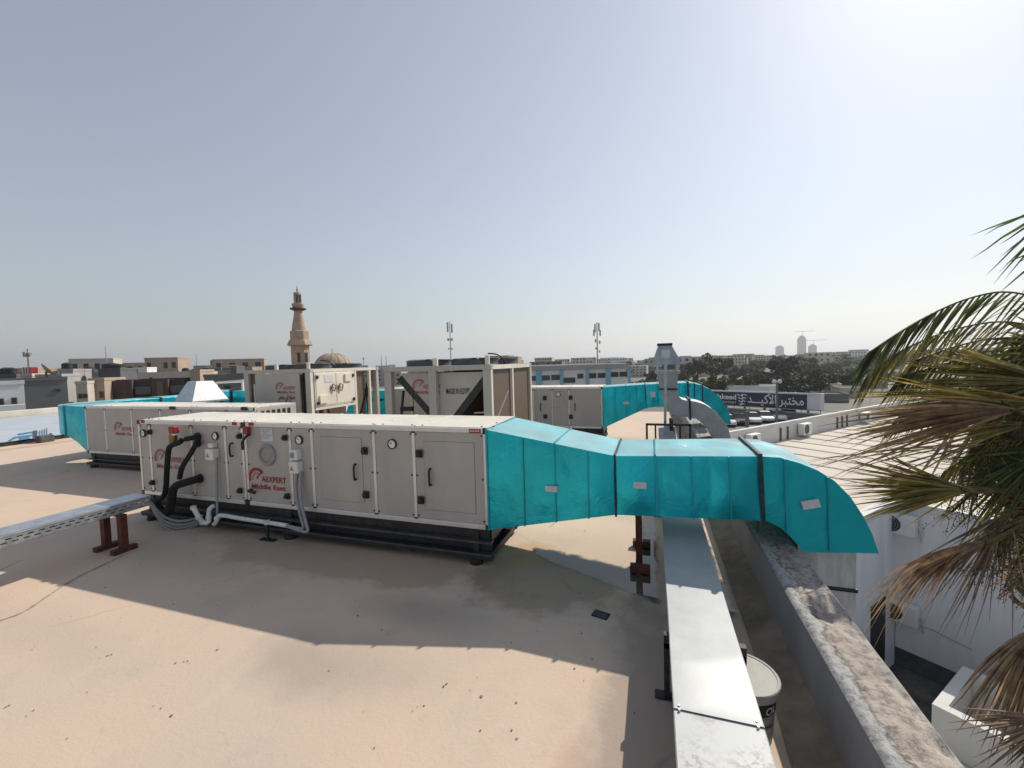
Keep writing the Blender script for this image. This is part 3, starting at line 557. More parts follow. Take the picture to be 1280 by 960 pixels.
# ================================================================== DUCTS
def duct_skin(top, bot, y0, y1, seg=8, ny=10, nzv=22, amp=.012, seed=0, capend=False, noise_amp=.010):
    """skin of a duct whose front outline runs along top/bot polylines of equal length; slightly pillowed between seams"""
    T, B = [], []
    for (a, b), (c, d) in zip(zip(top, top[1:]), zip(bot, bot[1:])):
        for k in range(seg):
            t = k / seg; T.append(Vector(a).lerp(Vector(b), t)); B.append(Vector(c).lerp(Vector(d), t))
    T.append(Vector(top[-1])); B.append(Vector(bot[-1])); n = len(T); b = MB()
    def nn(x, y, z): return noise.noise(Vector((x * 3 + seed, y * 3, z * 3))) * noise_amp + noise.noise(Vector((x * 8 + seed, y * 8, z * 5))) * noise_amp * .45 + abs(noise.noise(Vector((x * 5 + z * 4 + seed, y * 5, z * 3 - x * 3)))) * noise_amp * .5
    def pil(i, t): return amp * abs(math.sin(math.pi * (i % (2 * seg)) / (2 * seg))) * math.sin(math.pi * t)
    ring = []
    ya, yb_ = y0 if isinstance(y0, tuple) else (y0, y0)
    for i in range(n):
        r = []; y0 = ya + (yb_ - ya) * i / (n - 1)
        for j in range(nzv):                                       # front, bottom to top
            t = j / nzv; p = B[i].lerp(T[i], t); e = min(1, 4 * min(t, 1 - t) + .15); r.append((p.x, y0 - pil(i, t) + nn(p.x, y0, p.y) * e, p.y))
        for j in range(ny):                                        # top
            t = j / ny; p = T[i]; y = y0 + (y1 - y0) * t; r.append((p.x, y, p.y + (pil(i, t) * .4 + nn(p.x, y, 2)) * min(1, 4 * min(t, 1 - t) + .1)))
        for j in range(nzv):
            t = j / nzv; p = T[i].lerp(B[i], t); r.append((p.x, y1 + pil(i, t), p.y))
        for j in range(ny):
            t = j / ny; p = B[i]; r.append((p.x, y1 + (y0 - y1) * t, p.y))
        ring.append(r)
    m = len(ring[0]); o = 0
    b.v = [p for r in ring for p in r]
    for i in range(n - 1):
        for k in range(m): b.f.append((i * m + k, i * m + (k + 1) % m, (i + 1) * m + (k + 1) % m, (i + 1) * m + k))
    b.f.append(tuple(range(m))); b.f.append(tuple((n - 1) * m + k for k in range(m)))
    return b
def seam(parent, t, bt, y0, y1, w=.010, m='teal_seam', name='seam', out=.016, topside=True):
    t, bt = Vector(t), Vector(bt); b = MB()
    b.bar((t.x, y0 - out * .6, t.y), (bt.x, y0 - out * .6, bt.y), w, out * 2, (0, 1, 0))
    if topside: b.bar((t.x, y0 - out, t.y + out * .3), (t.x, y1 + out * .3, t.y + out * .3), w, out * 1.6)
    return b.build(name, m, parent)
def flange(parent, t, bt, y0, y1, w=.02, out=.022, m='dark_flange'):
    t, bt = Vector(t), Vector(bt); b = MB()
    b.bar((t.x, y0 - out * .3, t.y + out * .3), (bt.x, y0 - out * .3, bt.y - out * .3), w, out * 1.6, (0, 1, 0)); b.bar((t.x, y1 + out * .3, t.y + out * .3), (bt.x, y1 + out * .3, bt.y - out * .3), w, out * 1.6, (0, 1, 0))
    b.bar((t.x, y0 - out, t.y + out * .4), (t.x, y1 + out, t.y + out * .4), w, out * 1.6); b.bar((bt.x, y0 - out, bt.y - out * .4), (bt.x, y1 + out, bt.y - out * .4), w, out * 1.6)
    return b.build('flange', m, parent)
def P2(u, v, y): p = ony(u, v, y); return (p.x, p.z)
def lerp2(a, b, t): return (a[0] + (b[0] - a[0]) * t, a[1] + (b[1] - a[1]) * t)
def sticker(parent, u, v, y, w, h, rot=0.0):
    c = ony(u, v, y); M = Matrix.Rotation(rot, 3, 'Y'); MB().cbox((c.x, y - .022, c.z), w, .026, h, M).build('sticker', 'sticker', parent)
def teal_duct(label, x_body, y0a, y0, y1, z_red, top1, bot1, top2, bot2, eltop, elbot, ribs, loc):
    t = thing('supply_duct', label, 'duct', loc, 0, 'teal wrapped supply ducts')
    ra, rb = (x_body, z_red[1]), (x_body, z_red[0])
    duct_skin([lerp2(ra, top1, k / 6) for k in range(7)], [lerp2(rb, bot1, k / 6) for k in range(7)], (y0a, y0), y1, seed=1).build('reducer', 'teal_film', t, smooth=True)
    duct_skin([lerp2(top1, top2, k / 6) for k in range(7)], [lerp2(bot1, bot2, k / 6) for k in range(7)], y0, y1, seed=5, amp=.022).build('straight_section', 'teal_film', t, smooth=True)
    duct_skin(eltop, elbot, y0, y1, seed=9, amp=.004, noise_amp=.007).build('elbow', 'teal_film', t, smooth=True, angle=28)
    flange(t, top1, bot1, y0, y1, .016, .012); flange(t, top2, bot2, y0, y1, .026, .020); seam(t, ra, rb, y0a, y1, .016, out=.008)
    for k in range(1, 4): seam(t, lerp2(ra, top1, k / 4 + .05), lerp2(rb, bot1, k / 4 + .05), y0a + (y0 - y0a) * (k / 4 + .05), y1, topside=k == 2)
    for k in range(1, 4): seam(t, lerp2(top1, top2, k / 4 + .05), lerp2(bot1, bot2, k / 4 + .05), y0, y1, topside=k == 1)
    for a, b in ribs: seam(t, a, b, y0, y1, .009, topside=False, out=.015)
    return t
y0 = 3.69
top1, bot1 = P2(768.5, 570, y0), P2(770, 643.5, y0); top2, bot2 = P2(950, 570.5, y0), P2(954, 651, y0)
elt = [P2(*p, y0) for p in ((950, 570.5), (975, 572), (1000, 579), (1022, 588), (1043, 601), (1063, 621), (1079, 645), (1090, 667), (1099, 692))]
elb = [P2(*p, y0) for p in ((954, 651), (961, 652.5), (968, 655.5), (975, 659.5), (982, 665), (988, 671), (994, 677.5), (1000, 684), (1006, 690.5))]
D1 = teal_duct('teal film wrapped duct reaching from the air handler with hoses over the parapet', -1.466, 3.597, 3.69, 4.47, (.345, 1.290), top1, bot1, top2, bot2, elt, elb,
               [(P2(980, 574, y0), P2(983, 664, y0)), (P2(1034, 596, y0), P2(1036, 688, y0))], (-1.46, 3.6, 0))
sticker(D1, 690, 610, y0 - .045, .11, .05); sticker(D1, 800, 605.5, y0, .105, .055); sticker(D1, 1012, 629, y0, .115, .06, -.28)
c = onz(851, 560, 1.12); MB().box(c.x - .06, c.x + .06, 4.05, 4.12, 1.07, 1.106).build('sticker', 'sticker', D1)
# pale riser that carries the duct down the outside of the parapet
rs = MB().box(1.115, 1.515, 3.93, 4.42, -3.6, .46).build('riser', 'stained_sheet', D1, bevel=.004)
for z in (.385, .02, -.6): MB().box(1.105, 1.525, 3.92, 4.43, z - .014, z + .014).build('riser_flange', 'dark_flange', D1)
# rust red post that carries the duct
ps = thing('duct_support', 'rust red steel post with two crossbar feet under the teal duct', 'support', (-.13, 4.0, 0))
MB().box(-.162, -.105, 3.97, 4.03, .0, .62).build('post', 'rust_red', ps)
for y in (3.815, 4.36): MB().box(-.205, -.035, y - .035, y + .035, .012, .075).build('foot_bar', 'rust_red', ps)
MB().box(-.15, -.115, 3.75, 4.42, 0.0, .03).build('spine', 'rust_red', ps); MB().box(-.155, -.11, 3.72, 4.45, .545, .59).build('saddle', 'rust_red', ps)
# ---- far duct on unit three
y0 = 9.75
t1, b1 = P2(806, 480.5, y0), P2(808, 510, y0); t2, b2 = P2(860, 478.5, y0), P2(861, 503, y0)
et = [P2(*p, y0) for p in ((860, 478.5), (868, 479.5), (878, 482), (888, 487), (898, 495), (906, 505), (911, 515), (914, 530))]
eb = [P2(*p, y0) for p in ((861, 503), (864, 504), (868, 506), (872, 508.5), (876, 512), (880, 517), (883, 523), (885, 530))]
D3 = teal_duct('teal wrapped duct behind the galvanised exhaust hood, crossing the parapet', -1.08, 9.748, 9.748, 10.6, (.35, 1.292), t1, b1, t2, b2, et, eb, [], (-1.08, 9.75, 0))
sticker(D3, 783, 503.5, y0, .13, .06); sticker(D3, 816, 493, y0, .10, .12)
for u in (868, 878): a, b = P2(u, 479, y0), P2(u, 505, y0); flange(D3, (a[0], a[1] - .02), b, 9.748, 10.6, .02, .016)
# ---- duct on unit two: elbow at the left end that turns along the back of the unit
D2 = thing('supply_duct', 'teal wrapped elbow duct on the left end of the air handler by the foil roof', 'duct', (-11.1, 5.4, 0), 0, 'teal wrapped supply ducts')
y0 = 5.38
tp = [(-11.05, 1.255), (-11.35, 1.262), (-11.75, 1.27)]; bt = [(-11.05, .31), (-11.35, .50), (-11.75, .66)]
duct_skin(tp, bt, 5.385, 6.22, seed=3, seg=6).build('reducer', 'teal_film', D2, smooth=True)
b = MB(); c0 = Vector((-11.75, 6.35)); m_ = 10
def elb2(i, j, ring): pass
vs = []
for i in range(m_ + 1):
    a = math.radians(-90 - 90 * i / m_); o_ = Vector((math.cos(a), math.sin(a)))
    ri, ro = .13, .965
    for r, z in ((ro, .66), (ro, .97), (ro, 1.27), (ri, 1.27), (ri, .66)): vs.append((c0.x + o_.x * r, c0.y + o_.y * r, z))
fs = [(i * 5 + k, i * 5 + (k + 1) % 5, (i + 1) * 5 + (k + 1) % 5, (i + 1) * 5 + k) for i in range(m_) for k in range(5)] + [tuple(range(5)), tuple(m_ * 5 + k for k in range(5))]
MB().add(vs, fs).build('elbow', 'teal_film', D2, smooth=True, angle=40)
MB().box(-12.715, -11.88, 6.35, 8.4, .66, 1.27).build('straight_section', 'teal_film', D2, bevel=.01)
MB().box(-12.735, -11.86, 7.3, 7.34, .645, 1.285).build('flange', 'dark_flange', D2)
MB().box(-12.735, -11.86, 8.38, 8.42, .645, 1.285).build('flange', 'dark_flange', D2); MB().box(-11.77, -11.735, 5.37, 6.235, .645, 1.285).build('flange', 'teal_seam', D2)
# long teal run seen over the top of unit two
D4 = thing('supply_duct', 'low teal wrapped duct run passing behind the air handler near the foil roof', 'duct', (-12, 8.4, 0), 0, 'teal wrapped supply ducts')
b0, b1 = Vector((-12.7, 8.42)), Vector((-9.6, 8.42))
MB().box(-12.715, -10.9, 8.42, 9.25, .66, 1.345).build('straight_section', 'teal_film', D4, bevel=.01); MB().box(-10.84, -9.5, 8.42, 9.25, .66, 1.36).build('straight_section', 'teal_film', D4, bevel=.01)
MB().box(-10.9, -10.84, 8.39, 9.28, .63, 1.39).build('flange', 'dark_flange', D4)
for x in (-12.2, -10.2): MB().box(x - .03, x + .03, 8.5, 9.2, 0, .66).build('stand', 'black_steel', D4)
MB().box(-12.3, -12.2, 7.6, 7.7, 0, .66).build('stand', 'black_steel', D2); MB().box(-12.25, -12.15, 6.6, 6.7, 0, .66).build('stand', 'black_steel', D2)
# white pyramid cowl
cw = thing('vent_cowl', 'white galvanised pyramid vent cowl standing behind the second air handler', 'vent cowl', (-9.2, 8.4, 0))
def cowl(cx, cy, zb, zt, wb, wt, rz, name, m, parent):
    M = Matrix.Rotation(rz, 3, 'Z'); vs = [Vector((cx, cy, 0)) + M @ Vector((sx * w, sy * w, z)) for w, z in ((wb, zb), (wt, zt)) for sx, sy in ((-1, -1), (1, -1), (1, 1), (-1, 1))]
    return MB().add(vs, [(0, 1, 2, 3), (4, 5, 6, 7), (0, 1, 5, 4), (1, 2, 6, 5), (2, 3, 7, 6), (3, 0, 4, 7)]).build(name, m, parent, bevel=.006)
c = far(252, 492, 0); dcw = 11.0
pc_ = far(252, 500, dcw)
cw.location = (pc_.x, pc_.y, 0)
cowl(pc_.x, pc_.y, 1.16, 1.66, .43, .20, math.radians(-8), 'hood', mat('bright_zinc', (.60, .61, .62), .5, metal=.3, var=.08, scale=8), cw)
MB().cbox((pc_.x, pc_.y, .58), .46, .46, 1.18, Matrix.Rotation(math.radians(-8), 3, 'Z')).build('shaft', 'galv_dull', cw); MB().cbox((pc_.x, pc_.y, 1.15), .88, .88, .04, Matrix.Rotation(math.radians(-8), 3, 'Z')).build('skirt', 'galv_dull', cw)
# ---- galvanised exhaust duct with cap
ex = thing('exhaust_duct', 'grey galvanised exhaust duct with sloped rain cap, curving over the parapet', 'exhaust', (.3, 8.3, 0))
y0, y1 = 8.2, 8.75
def E2(u, v): return P2(u, v, y0)
top = [E2(*p) for p in ((847.5, 492), (849, 496), (852, 499), (857, 500.5), (864, 501.2), (872, 502.5), (881, 505.5), (890, 511), (898, 518), (905, 526), (910, 534), (913.5, 548))]
bot = [E2(*p) for p in ((829, 502), (830, 507), (832, 512), (838, 517), (848, 520), (862, 522), (869, 523), (874, 526), (880, 531), (886, 537), (889, 543), (891, 548))]
duct_skin(top, bot, y0, y1, seg=3, amp=.004, noise_amp=.003).build('bend', 'galv_dull', ex, smooth=True)
flange(ex, E2(862, 500.5), E2(863, 523), y0, y1, .03, .025)
a, b, c, d = E2(847.5, 492), E2(829, 502), E2(825, 486.5), E2(846, 486.5)
MB().prism([b, a, d, c], y0, y1).build('neck', 'galv_dull', ex); a2, b2 = E2(821, 466), E2(848, 465.5)
vs = [(c[0], y0, c[1]), (d[0], y0, d[1]), (d[0], y1, d[1]), (c[0], y1, c[1]), (a2[0], y0 - .04, a2[1]), (b2[0], y0 - .04, b2[1]), (b2[0], y1 + .04, b2[1]), (a2[0], y1 + .04, a2[1])]
MB().add(vs, [(0, 1, 2, 3), (4, 5, 6, 7), (0, 1, 5, 4), (1, 2, 6, 5), (2, 3, 7, 6), (3, 0, 4, 7)]).build('funnel', 'galv_dull', ex)
MB().box(c[0] - .02, d[0] + .02, y0 - .02, y1 + .02, c[1] - .015, c[1] + .015).build('flange', 'dark_flange', ex); MB().box(a2[0] - .03, b2[0] + .03, y0 - .07, y1 + .07, a2[1] - .02, a2[1] + .03).build('rim', 'galv_dull', ex)
for x in (a2[0] + .01, b2[0] - .01):
    for y in (y0 - .03, y1 + .03): MB().box(x - .012, x + .012, y - .012, y + .012, a2[1], a2[1] + .16).build('cap_strut', 'galvanised', ex)
q0, q1, q2, q3 = E2(815.5, 456), E2(851.5, 455.5), E2(839.5, 430.5), E2(823, 431)
xm, w0 = (q0[0] + q1[0]) / 2, (q1[0] - q0[0]) / 2 * 1.06; xn, w1 = (q2[0] + q3[0]) / 2, (q2[0] - q3[0]) / 2; ym = (y0 + y1) / 2; yh = .36
vs = [(xm - w0, ym - yh, q0[1]), (xm + w0, ym - yh, q0[1]), (xm + w0, ym + yh, q0[1]), (xm - w0, ym + yh, q0[1]), (xn - w1, ym - .15, q2[1]), (xn + w1, ym - .15, q2[1]), (xn + w1, ym + .15, q2[1]), (xn - w1, ym + .15, q2[1])]
MB().add(vs, [(0, 1, 2, 3), (4, 5, 6, 7), (0, 1, 5, 4), (1, 2, 6, 5), (2, 3, 7, 6), (3, 0, 4, 7)]).build('rain_cap', 'galv_dull', ex)
MB().box(xn - w1 - .02, xn + w1 + .02, ym - .17, ym + .17, q2[1] - .01, q2[1] + .03).build('cap_top', 'dark_flange', ex)
MB().bar(Vector((.20, y0 - .10, .02)), Vector((.23, y0 - .42, q2[1] - .15)), .045, .03).build('guy_bar', 'galvanised', ex); MB().cbox((.225, y0 - .40, q2[1] - .17), .13, .06, .14).build('bar_bracket', 'galvanised', ex)
MB().box(.30, .36, y0 + .05, y1 - .05, 0, .75).build('stand', 'black_steel', ex)
# ================================================================== CABLE TRAYS
mat('galv_scratched', (.43, .44, .445), .58, metal=.25, var=.06, scale=5, bump=.06, bscale=14, col2=(.37, .38, .385))
def scratch_mat():
    m = MATS['galv_dirty']; n = m.node_tree; N = n.nodes; L = n.links; P = N['Principled BSDF']; src = P.inputs['Base Color'].links[0].from_socket
    tc = N.new('ShaderNodeTexCoord'); a = N.new('ShaderNodeTexNoise'); a.inputs['Scale'].default_value = 38; a.inputs['Detail'].default_value = 8; a.inputs['Roughness'].default_value = .7; a.inputs['Distortion'].default_value = .4; L.new(tc.outputs['Object'], a.inputs[0])
    b = N.new('ShaderNodeTexNoise'); b.inputs['Scale'].default_value = 3; L.new(tc.outputs['Object'], b.inputs[0])
    r = N.new('ShaderNodeMapRange'); r.inputs['From Min'].default_value = .50; r.inputs['From Max'].default_value = .56; L.new(a.outputs[0], r.inputs[0])
    r2 = N.new('ShaderNodeMapRange'); r2.inputs['From Min'].default_value = .33; r2.inputs['From Max'].default_value = .5; L.new(b.outputs[0], r2.inputs[0])
    mu = N.new('ShaderNodeMath'); mu.operation = 'MULTIPLY'; L.new(r.outputs[0], mu.inputs[0]); L.new(r2.outputs[0], mu.inputs[1])
    x = N.new('ShaderNodeMix'); x.data_type = 'RGBA'; L.new(mu.outputs[0], x.inputs[0]); L.new(src, x.inputs[6]); x.inputs[7].default_value = (.31, .30, .285, 1); L.new(x.outputs[2], P.inputs['Base Color'])
scratch_mat()
ct = thing('cable_tray', 'galvanised cable tray with flat bright lid running along the parapet', 'cable tray', (.245, 0, 0))
def lid(ya, yb, za, zb, m, xa=.072, xb=.418, sag=.004):
    b = MB(); nn_ = 24
    prof = [(xa, -.055), (xa - .001, -.003), (xa + .004, .001), (xb - .004, .001), (xb + .001, -.003), (xb, -.055)]
    def pt(i, k):
        y = ya + (yb - ya) * i / nn_; z = za + (zb - za) * i / nn_; x, dz = prof[k]
        w = noise.noise(Vector((y * 1.7, k * .7, ya))) * .003; return (x + w, y, z + dz + w)
    vs = [pt(i, k) for i in range(nn_ + 1) for k in range(6)]; fs = [(i * 6 + k, i * 6 + k + 1, (i + 1) * 6 + k + 1, (i + 1) * 6 + k) for i in range(nn_) for k in range(5)]
    b.add(vs, fs); return b.build('lid', m, ct, smooth=True, angle=30)
lid(-3.5, 1.874, .385, .385, 'galv_dirty'); lid(1.868, 5.5, .391, .391, 'galv_scratched'); lid(5.52, 6.5, .36, .30, 'galv_dull', .09, .40); lid(6.5, 8.6, .30, .62, 'galv_scratched', .10, .39)
MB().box(.085, .405, -3.5, 6.4, .325, .34).build('tray_floor', 'galvanised', ct)
for x in (.084, .402): MB().box(x, x + .004, -3.5, 6.4, .30, .375).build('tray_side', 'galvanised', ct)
for x, y in ((.095, 1.862), (.395, 1.862), (.095, 1.885), (.395, 1.89)): MB().lathe([(.006, .386), (.005, .396)], (x, y, 0), 8).build('screw', 'galvanised', ct)
for y in (-.5, 2.42, 5.3):
    for x in (.045, .425): MB().box(x, x + .03, y - .02, y + .02, 0.004, .37).build('leg', 'black_steel', ct); MB().box(x - .05, x + .08, y - .03, y + .03, .002, .012).build('foot_plate', 'black_steel', ct)
    MB().box(.045, .455, y - .02, y + .02, .295, .323).build('cross_arm', 'black_steel', ct)
for y, zz in ((6.9, .55), (7.9, .75)):
    for x in (-.12, .60): MB().box(x, x + .035, y - .02, y + .02, 0.004, zz).build('leg', 'black_steel', ct)
    MB().box(-.12, .635, y - .02, y + .02, zz - .035, zz).build('cross_arm', 'black_steel', ct)
    for x in (.03, .44): MB().box(x, x + .03, y - .02, y + .02, .18, zz - .03).build('hanger', 'black_steel', ct)
# left tray with slotted side
lt = thing('cable_tray', 'slotted galvanised cable tray ending under the hose end of the air handler', 'cable tray', (-5.55, 2.0, 0))
TX0, TX1, TZ = -5.695, -5.40, .52
MB().grid(lambda a, b: (TX0 + (TX1 - TX0) * b, -1.5 + 4.66 * a, TZ + .002 * noise.noise(Vector((a * 8, b * 2, 0)))), 30, 3).build('lid', 'galvanised', lt, smooth=True)
MB().box(TX0, TX1 - .01, -1.5, 3.15, TZ - .012, TZ - .004).build('lid_fold', 'galvanised', lt)
MB().box(TX0, TX0 + .004, -1.5, 3.15, TZ - .11, TZ - .014).build('side_wall', 'galvanised', lt); MB().box(TX0, TX1 - .006, -1.5, 3.15, TZ - .112, TZ - .106).build('tray_floor', 'galvanised', lt)
# near side wall built of strips so its slots are real openings
sw = MB(); zs = [TZ - .106, TZ - .078, TZ - .068, TZ - .048, TZ - .038, TZ - .013]
for za, zb in ((zs[0], zs[1]), (zs[2], zs[3]), (zs[4], zs[5])): sw.box(TX1 - .004, TX1, -1.5, 3.15, za, zb)
for r_, (za, zb) in enumerate(((zs[1], zs[2]), (zs[3], zs[4]))):
    y = -1.5 + .03 * r_
    while y < 3.12: sw.box(TX1 - .0038, TX1 - .0002, y, min(y + .032, 3.15), za, zb); y += .072
sw.build('slotted_side', 'galvanised', lt); MB().box(TX1 - .012, TX1 + .004, -1.5, 3.15, TZ - .016, TZ - .002).build('lid_lip', 'galv_dull', lt)
for x in (-5.67, -5.385):
    MB().box(x - .035, x + .035, 2.83, 2.89, .05, .405).build('leg', 'rust_red', lt); MB().box(x - .035, x + .035, 2.755, 2.97, 0.001, .05).build('foot_bar', 'rust_red', lt)
MB().box(-5.70, -5.36, 2.835, 2.885, .385, .4075).build('cross_arm', 'rust_red', lt)
for x in (-5.67, -5.385): MB().box(x - .035, x + .035, .13, .19, .05, .405).build('leg', 'rust_red', lt); MB().box(x - .035, x + .035, .05, .27, 0.001, .05).build('foot_bar', 'rust_red', lt)
MB().box(-5.70, -5.36, .135, .185, .385, .4075).build('cross_arm', 'rust_red', lt)
# ---- paint bucket
bc = Vector((.425, 2.33, 0)); bk = thing('paint_bucket', 'white plastic paint bucket with black label tucked between tray lid and parapet', 'bucket', bc)
MB().lathe([(.128, .002), (.130, .01), (.148, .262), (.152, .27)], bc, 32).build('tub', 'bucket_grey', bk, smooth=True)
MB().lathe([(.162, .245), (.164, .25), (.165, .285), (.161, .290), (.150, .289), (.148, .286), (.0, .285)], bc, 32).build('lid', mat('lid_dusty', (.36, .345, .31), .6, var=.12, scale=8), bk, smooth=True)
def band(z0, z1, a0, a1, m, name, r_off=.0012):
    b = MB(); n_ = 20
    rr = lambda z: .130 + (.148 - .130) * (z - .01) / .252 + r_off
    vs = [(bc.x + rr(z) * math.cos(a0 + (a1 - a0) * k / n_), bc.y + rr(z) * math.sin(a0 + (a1 - a0) * k / n_), z) for k in range(n_ + 1) for z in (z0, z1)]
    b.add(vs, [(2 * k, 2 * k + 2, 2 * k + 3, 2 * k + 1) for k in range(n_)]); return b.build(name, m, bk, smooth=True)
band(.165, .236, -3.0, .25, 'black_ink', 'label'); band(.150, .158, -3.0, .1, 'grey_conduit', 'label_stripe'); band(.218, .234, -.75, -.45, 'red_ink', 'label_badge', .002); band(.045, .052, -3, .1, 'grey_conduit', 'label_stripe')
def wraptext(s, z, size, a_mid, m, bold=0.0):
    o = text(s, size, m, bk, (0, 0, 0), (1, 0, 0), (0, 1, 0), align='CENTER', local=True, bold=bold)
    for v in o.data.vertices:
        zz = z + v.co.y; r = .130 + .018 * (zz - .01) / .252 + .003; a = a_mid + v.co.x / r; v.co = (r * math.cos(a), r * math.sin(a), zz)
wraptext('OL', .175, .055, -.80, 'sticker', .001); wraptext('WALL', .10, .03, -.85, 'black_ink', .0008)
# ================================================================== CONDENSER UNITS
def condenser(label, X, Y, Wd, Dp, Ht, style):
    t = thing('condenser_unit', label, 'condenser', (X, Y, 0), 0, 'roof condensing units')
    def B(name, m, *a, bevel=.0): return MB().box(X + a[0], X + a[1], Y + a[2], Y + a[3], a[4], a[5]).build(name, m, t, bevel=bevel)
    p = .13; zt = Ht; zb = .22
    for x in (0, Wd - p):
        for y in (0, Dp - .09): B('corner_post', 'panel_grey', x, x + p, y, y + .09, zb, zt, bevel=.006)
    for y in (0, Dp - .09): B('top_rail', 'panel_grey', -.01, Wd + .01, y - .004, y + .094, zt, zt + .075, bevel=.006); B('bottom_rail', 'panel_grey', 0, Wd, y, y + .09, .08, zb, bevel=.006)
    for x in (0, Wd - p): B('side_rail', 'cream_sheet', x, x + p + .004, .095, Dp - .095, zt + .004, zt + .07); B('bottom_side_rail', 'panel_grey', x, x + p, .09, Dp - .09, .08, zb - .004)
    B('top_deck', 'panel_grey', .02, Wd - .02, .03, Dp - .03, zt + .05, zt + .07)
    for x in (.05, Wd - .12): B('skid', 'black_steel', x, x + .08, -.02, Dp + .02, 0, .08)
    mx_ = Wd * .50
    # V shaped coil bank closed by sheet ends
    if style == 'v':
        B('mid_post', 'panel_grey', Wd * .435, Wd * .435 + p, 0, .085, zb, zt, bevel=.006)
        for y in (.10, Dp - .14): MB().prism([(X + .24, zt - .03), (X + Wd - .12, zt - .03), (X + Wd * .60, 1.02), (X + Wd * .50, 1.02)], Y + y, Y + y + .012).build('end_sheet', 'panel_grey', t)
        for xa, xb in ((.22, Wd * .49), (Wd - .10, Wd * .61)):
            MB().bar((X + xa, Y + .14, zt - .10), (X + xb, Y + .14, 1.0), .11, .085, (0, 1, 0)).build('coil_frame', 'black_steel', t)
            MB().add([(X + xa, Y + .16, zt - .08), (X + xb, Y + .16, 1.0), (X + xb, Y + Dp - .16, 1.0), (X + xa, Y + Dp - .16, zt - .08)], [(0, 1, 2, 3)]).build('coil', 'coil_fin', t)
        B('dark_backing', 'black_steel', .15, Wd - .06, Dp * .5, Dp * .5 + .02, zb, zt - .03)  # dark sheet added mid-depth so the open bays look shaded
        for z in (.95, 1.17): B('manifold', 'black_steel', .14, .36, .2, .27, z, z + .07)
        MB().tube([(X + .19, Y + .25, 1.5), (X + .16, Y + .2, 1.1), (X + .16, Y + .2, .75), (X + .25, Y + .2, .62), (X + .38, Y + .22, .7)], .022, 8, 2).build('pipe', 'black_plastic', t, smooth=True)
        MB().tube([(X + .45, Y + .25, 1.0), (X + .62, Y + .22, .85), (X + .6, Y + .22, .5)], .02, 8, 2).build('pipe', 'copper', t, smooth=True)
        B('inner_post', 'cream_sheet', .17, .20, .5, .53, .3, zt - .06); B('inner_rail', 'cream_sheet', .17, .48, .5, .53, 1.38, 1.41); B('inner_panel', 'panel_grey', .21, .6, .9, .92, .4, 1.35)
        for q in ([(1.42, 1.1), (1.52, .98), (1.38, .72)], [(1.4, .70), (1.5, .74), (1.62, .75)]): MB().tube([(X + a, Y + .2, b) for a, b in q], .010, 6).build('wire', 'yellow_wire', t)
        for z in (.9, 1.15): MB().tube([(X + 1.45, Y + .22, z), (X + 1.65, Y + .22, z + .01)], .012, 6).build('wire', 'cream_sheet', t)
        cp = MB().lathe([(.0, .2), (.16, .22), (.17, .7), (.1, .8), (0, .82)], (X + .62, Y + 1.0, 0), 18).build('compressor', 'black_steel', t, smooth=True)
        a = Vector((X + .40, Y + .088, zt - .60)); logo(t, (a.x + .10, Y + .098, a.z + .24), .46, .24, (1, 0, 0), (0, 0, 1), (0, -1, 0), 'red_ink_faded')
        text('MADE IN EGYPT', .12, 'black_ink', t, (X + Wd * .575, Y + .085, zt - .36), (1, 0, 0), (0, 0, 1), width=.40, bold=.001)
        for y in (.50, ): B('side_post', 'cream_sheet', Wd - .05, Wd + .002, Dp * .46, Dp * .46 + .06, zb, zt)
        B('corner_trim', 'cream_sheet', Wd - .004, Wd + .006, .0, .05, zb, zt + .07); B('corner_trim', 'cream_sheet', Wd - .004, Wd + .006, Dp - .05, Dp, zb, zt + .07)
        B('side_coil', 'coil_fin', Wd - .05, Wd - .04, .1, Dp * .46, zb + .02, zt - .01); B('side_coil', 'coil_fin', Wd - .05, Wd - .04, Dp * .46 + .06, Dp - .1, zb + .02, zt - .01)
        MB().bar((X + Wd - .036, Y + .2, 1.0), (X + Wd - .036, Y + .85, 1.45), .03, .012).build('brace', 'panel_grey', t)
        for k in range(6): MB().tube([(X + Wd - .034, Y + .25 + .1 * k, .6), (X + Wd - .03, Y + .3 + .1 * k, .75), (X + Wd - .034, Y + .28 + .12 * k, .95)], .010, 6, 1).build('side_pipe', 'sticker', t)
    else:
        B('front_sheet', 'panel_grey', .30, Wd - .30, .02, .05, zb, zt - .01)
        B('front_coil', 'coil_fin', .13, .28, .06, .08, zb, zt); B('inner_dark', 'black_steel', Wd - .29, Wd - .13, .10, .12, zb, zt)
        for z in (1.05, 1.25): B('manifold', 'black_steel', .16, .28, .04, .07, z, z + .05)
        B('inner_post', 'cream_sheet', .235, .27, .03, .05, .7, 1.6)
        a = (X + Wd * .50, Y + .018, 1.40); logo(t, a, .50, .24, (1, 0, 0), (0, 0, 1), (0, -1, 0), 'red_ink_faded')
        text('\uFEAE\uFEBC\uFEE3 \uFEF2\uFED3 \uFECA\uFEE8\uFEBB', .16, 'black_ink', t, (X + Wd * .51, Y + .014, 1.28), (1, 0, 0), (0, 0, 1), width=.45, bold=.003)
        # control cabinet on the right end
        cb = MB().box(X + Wd - .02, X + Wd + .012, Y + .10, Y + 1.32, 1.10, zt - .005).build('control_cabinet', 'cream_sheet', t, bevel=.004)
